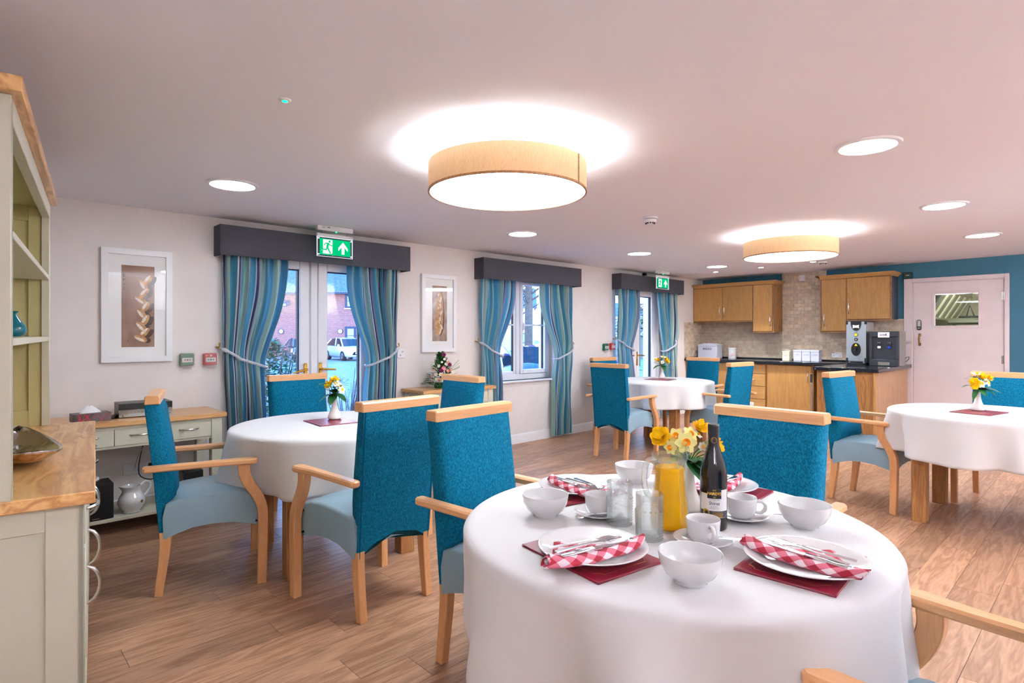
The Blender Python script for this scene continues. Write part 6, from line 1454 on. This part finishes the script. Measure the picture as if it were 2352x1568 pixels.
def car(loc, rz, paint, label, group=None, rear=False):
    t = thing('car', label, 'car', loc, rz)   # +y is the front
    sec = [(-2.0, .62, .42, .74, .80), (-1.9, .78, .26, .84, .95), (-1.2, .84, .20, .92, 1.0), (0, .86, .20, .92, .98), (.9, .86, .20, .90, .94), (1.5, .84, .22, .82, .88), (1.9, .74, .26, .68, .76), (2.03, .58, .34, .56, .62)]
    rows = []
    for (y, w, z0, zs_, z1) in sec: rows.append([(-w * .86, y, z0), (-w, y, z0 + .12), (-w * 1.0, y, (z0 + zs_) / 2 + .05), (-w * .95, y, zs_), (-w * .74, y, z1), (0, y, z1 + .03), (w * .74, y, z1), (w * .95, y, zs_), (w * 1.0, y, (z0 + zs_) / 2 + .05), (w, y, z0 + .12), (w * .86, y, z0)])
    b = MB().grid(rows, closed=True, flip=True); n = 11; b.f += [tuple(range(n - 1, -1, -1)), tuple(range(7 * n, 8 * n))]; b.m += [0, 0]; obj('body', b, paint, t, angle=60)
    lo = [(-.74, 1.15, .93), (.74, 1.15, .93), (.78, .0, .97), (.76, -1.75, .97), (-.76, -1.75, .97), (-.78, .0, .97)]; up = [(-.56, .35, 1.40), (.56, .35, 1.40), (.60, -.3, 1.46), (.54, -1.35, 1.38), (-.54, -1.35, 1.38), (-.60, -.3, 1.46)]
    b = MB().grid([lo, up], closed=True, flip=False); obj('windows', b, 'car_glass', t, angle=25)
    b = MB(); b.add([(x * 1.02, y, z) for x, y, z in up] + [(0, -.4, 1.50)], [(i, (i + 1) % 6, 6) for i in range(6)]); 
    for i in range(6): b.tube([lo[i], up[i]], .045, 6)
    obj('roof', b, paint, t, angle=60)
    for sx in (-1, 1):
        for y in (-1.28, 1.30):
            w_ = MB(); w_.tube([(sx * .66, y, .31), (sx * .87, y, .31)], .315, 24); o = obj('wheel', w_, 'rubber', t); w_ = MB(); w_.tube([(sx * .86, y, .31), (sx * .885, y, .31)], [.20, .17], 16); obj('rim', w_, 'nickel', o)
        b = MB(); b.ball((sx * .60, 1.80, .66), .15, 12, 8, .7); obj('headlight', b, 'label_white', t); b = MB(); b.ball((sx * .68, -1.86, .76), .13, 12, 8, 1.3); obj('tail_light', b, 'red_plastic', t)
        b = MB(); b.ball((sx * .92, .85, .98), .09, 10, 6); obj('mirror', b, paint, t)
    b = MB(); b.prism([(-.48, .38), (.48, .38), (.36, .58), (-.36, .58)], 1.93, 2.05, 'Y'); obj('grille', b, 'car_glass', t); b = MB(); b.box(-.26, .26, 2.05, 2.07, .44, .55); obj('number_plate', b, 'label_white', t); b = MB(); b.box(-.26, .26, -2.04, -2.0, .55, .66); obj('number_plate', b, 'label_white', t)
def heading(px, turn): # faces the window, turned by degrees
    return math.atan2(-.7254, -.6884) + R_(turn) - PI / 2
car(at(38.5, -11.0, GZ), heading(0, 38) , 'car_white', 'white hatchback parked before the brick house')
car(at(36.5, -13.25, GZ), heading(0, 30), 'car_dark', 'dark hatchback parked before the brick house, at the bush')
car(at(15.6, 1.55, GZ), -PI / 2 + R_(6), 'car_blue', 'blue car close outside the casement window')
car(at(13.2, -1.0, GZ), heading(0, -12), 'car_white', 'white car behind the blue car outside the casement window')
def tree(loc, h, r, seed, label):
    rnd = random.Random(seed); t = thing('bare_tree', label, 'tree', loc); b = MB(); b.tube([(0, 0, -.1), (.03, 0, h * .4), (-.05, .05, h)], [r * 1.15, r, r * .4], 10); obj('trunk', b, 'bark', t); b = MB()
    for k in range(44):
        z = h * rnd.uniform(.30, .95); a = rnd.uniform(0, 6.28); L_ = rnd.uniform(1.2, 3.0) * (1.2 - z / h * .5); p1 = (L_ * .5 * math.cos(a), L_ * .5 * math.sin(a), z + L_ * .3); p2 = (L_ * math.cos(a + .3), L_ * math.sin(a + .3), z + L_ * .45 + rnd.uniform(-.4, .6)); b.tube([(0, 0, z), p1, p2], [r * .28, r * .16, r * .05], 6)
        for q in range(4): a2 = a + rnd.uniform(-1, 1); b.tube([p1, (p1[0] + .8 * math.cos(a2), p1[1] + .8 * math.sin(a2), p1[2] + rnd.uniform(-.2, .9))], [r * .10, r * .03], 5)
    obj('branches', b, 'bark', t)
tree(at(24, .68, GZ), 8, .16, 3, 'ivy-grey bare tree trunk outside the casement window, thicker stem'); tree(at(25, .26, GZ), 8, .12, 4, 'slimmer bare tree stem outside the casement window'); tree(at(30, 6.55, GZ), 8, .10, 6, 'thin bare tree outside the garden door')
H2 = thing('white_house', 'far white house beyond the bare trees', 'house', at(62, 1.2), VR); b = MB(); b.box(-6, 1.2, 0, 8, GZ, 4.2); obj('wall', b, 'render_white', H2); b = MB(); b.prism([(-.4, 4.2), (4, 6.6), (8.4, 4.2)], -6.3, 1.5, 'X'); obj('roof', b, 'slate_tile', H2)
for x, z in ((-.1, .4), (-.6, 2.6), (-3, 2.6), (-3, .4)):
    b = MB(); b.box(x - .5, x + .5, -.05, .02, z, z + 1.1); o = obj('window', b, 'frame_blue', H2); b = MB(); b.box(x - .42, x - .03, -.07, -.05, z + .08, z + 1.02); b.box(x + .03, x + .42, -.07, -.05, z + .08, z + 1.02); obj('pane', b, 'curtain_net', o)
H3 = thing('white_outbuilding', 'white building behind the fence outside the garden door', 'house', at(50, 10.6), VR); b = MB(); b.box(-3, .75, 0, 5, GZ, 3.0); obj('wall', b, 'render_white', H3); b = MB(); b.prism([(-.3, 3.0), (2.5, 4.2), (5.3, 3.0)], -3.2, .95, 'X'); obj('roof', b, 'slate_tile', H3)
Fn = thing('board_fence', 'tall timber board fence outside the garden door', 'fence', at(39, 8.8), VR)
for k in range(34):
    b = MB(); b.box(-3 + k * .22, -3 + k * .22 + .20, -.012 * (k % 2), .02, GZ, 1.10); obj('board', b, 'fence_wood', Fn)
b = MB(); b.box(-3, 4.5, -.05, .03, 1.10, 1.16); b.box(-3, 4.5, .02, .06, .2, .28); obj('rail', b, 'fence_wood', Fn)
def shrub(loc, R, h, n, seed, label, lw, mm='bush_leaf'):
    rnd = random.Random(seed); t = thing('shrub', label, 'shrub', loc); b = MB(); s = MB()
    for k in range(n):
        a = rnd.uniform(0, 6.28); q = rnd.random() ** .5; z = h * rnd.random(); r = R * q * math.sin(PI * min(.97, .2 + .75 * z / h)); leafcard(b, (r * math.cos(a), r * math.sin(a), z), (math.cos(a), math.sin(a), rnd.uniform(-.3, 1)), lw * rnd.uniform(.7, 1.3), lw * .28, .3)
    for k in range(10): a = rnd.uniform(0, 6.28); s.tube([(0, 0, 0), (R * .4 * math.cos(a), R * .4 * math.sin(a), h * .5), (R * .7 * math.cos(a), R * .7 * math.sin(a), h * .95)], [.02, .012, .005], 5)
    obj('stem', s, 'bark', t); obj('foliage', b, mm, t, angle=80)['kind'] = 'stuff'
shrub(at(7.6, -3.22, GZ), .60, 1.62, 2600, 2, 'leafy green bush close outside the car-park doors', .085)
shrub(at(44, 11.3, GZ), 2.6, 4.6, 900, 5, 'dark evergreen behind the fence outside the garden door', .5); shrub(at(46, 9.2, GZ), 1.6, 4.0, 500, 7, 'rounded evergreen beside the white building behind the fence', .4); shrub(at(23, .4, GZ), 1.6, .9, 700, 8, 'low hedge at the foot of the bare trees', .12)
rnd = random.Random(5); t = thing('twiggy_shrub', 'bare twiggy shrub close outside the car-park doors', 'shrub', at(6.9, -1.98, GZ)); b = MB()
for k in range(34):
    a = rnd.uniform(0, 6.28); r = rnd.uniform(.1, .42); h = rnd.uniform(.8, 1.32); p = [(0, 0, 0), (r * .35 * math.cos(a), r * .35 * math.sin(a), h * .5), (r * math.cos(a), r * math.sin(a), h)]; b.tube(p, [.008, .006, .003], 5); b.tube([p[1], (p[1][0] + .12 * math.cos(a + 1), p[1][1] + .12 * math.sin(a + 1), h * .85)], [.004, .002], 5)
obj('twig', b, 'red_twig', t)
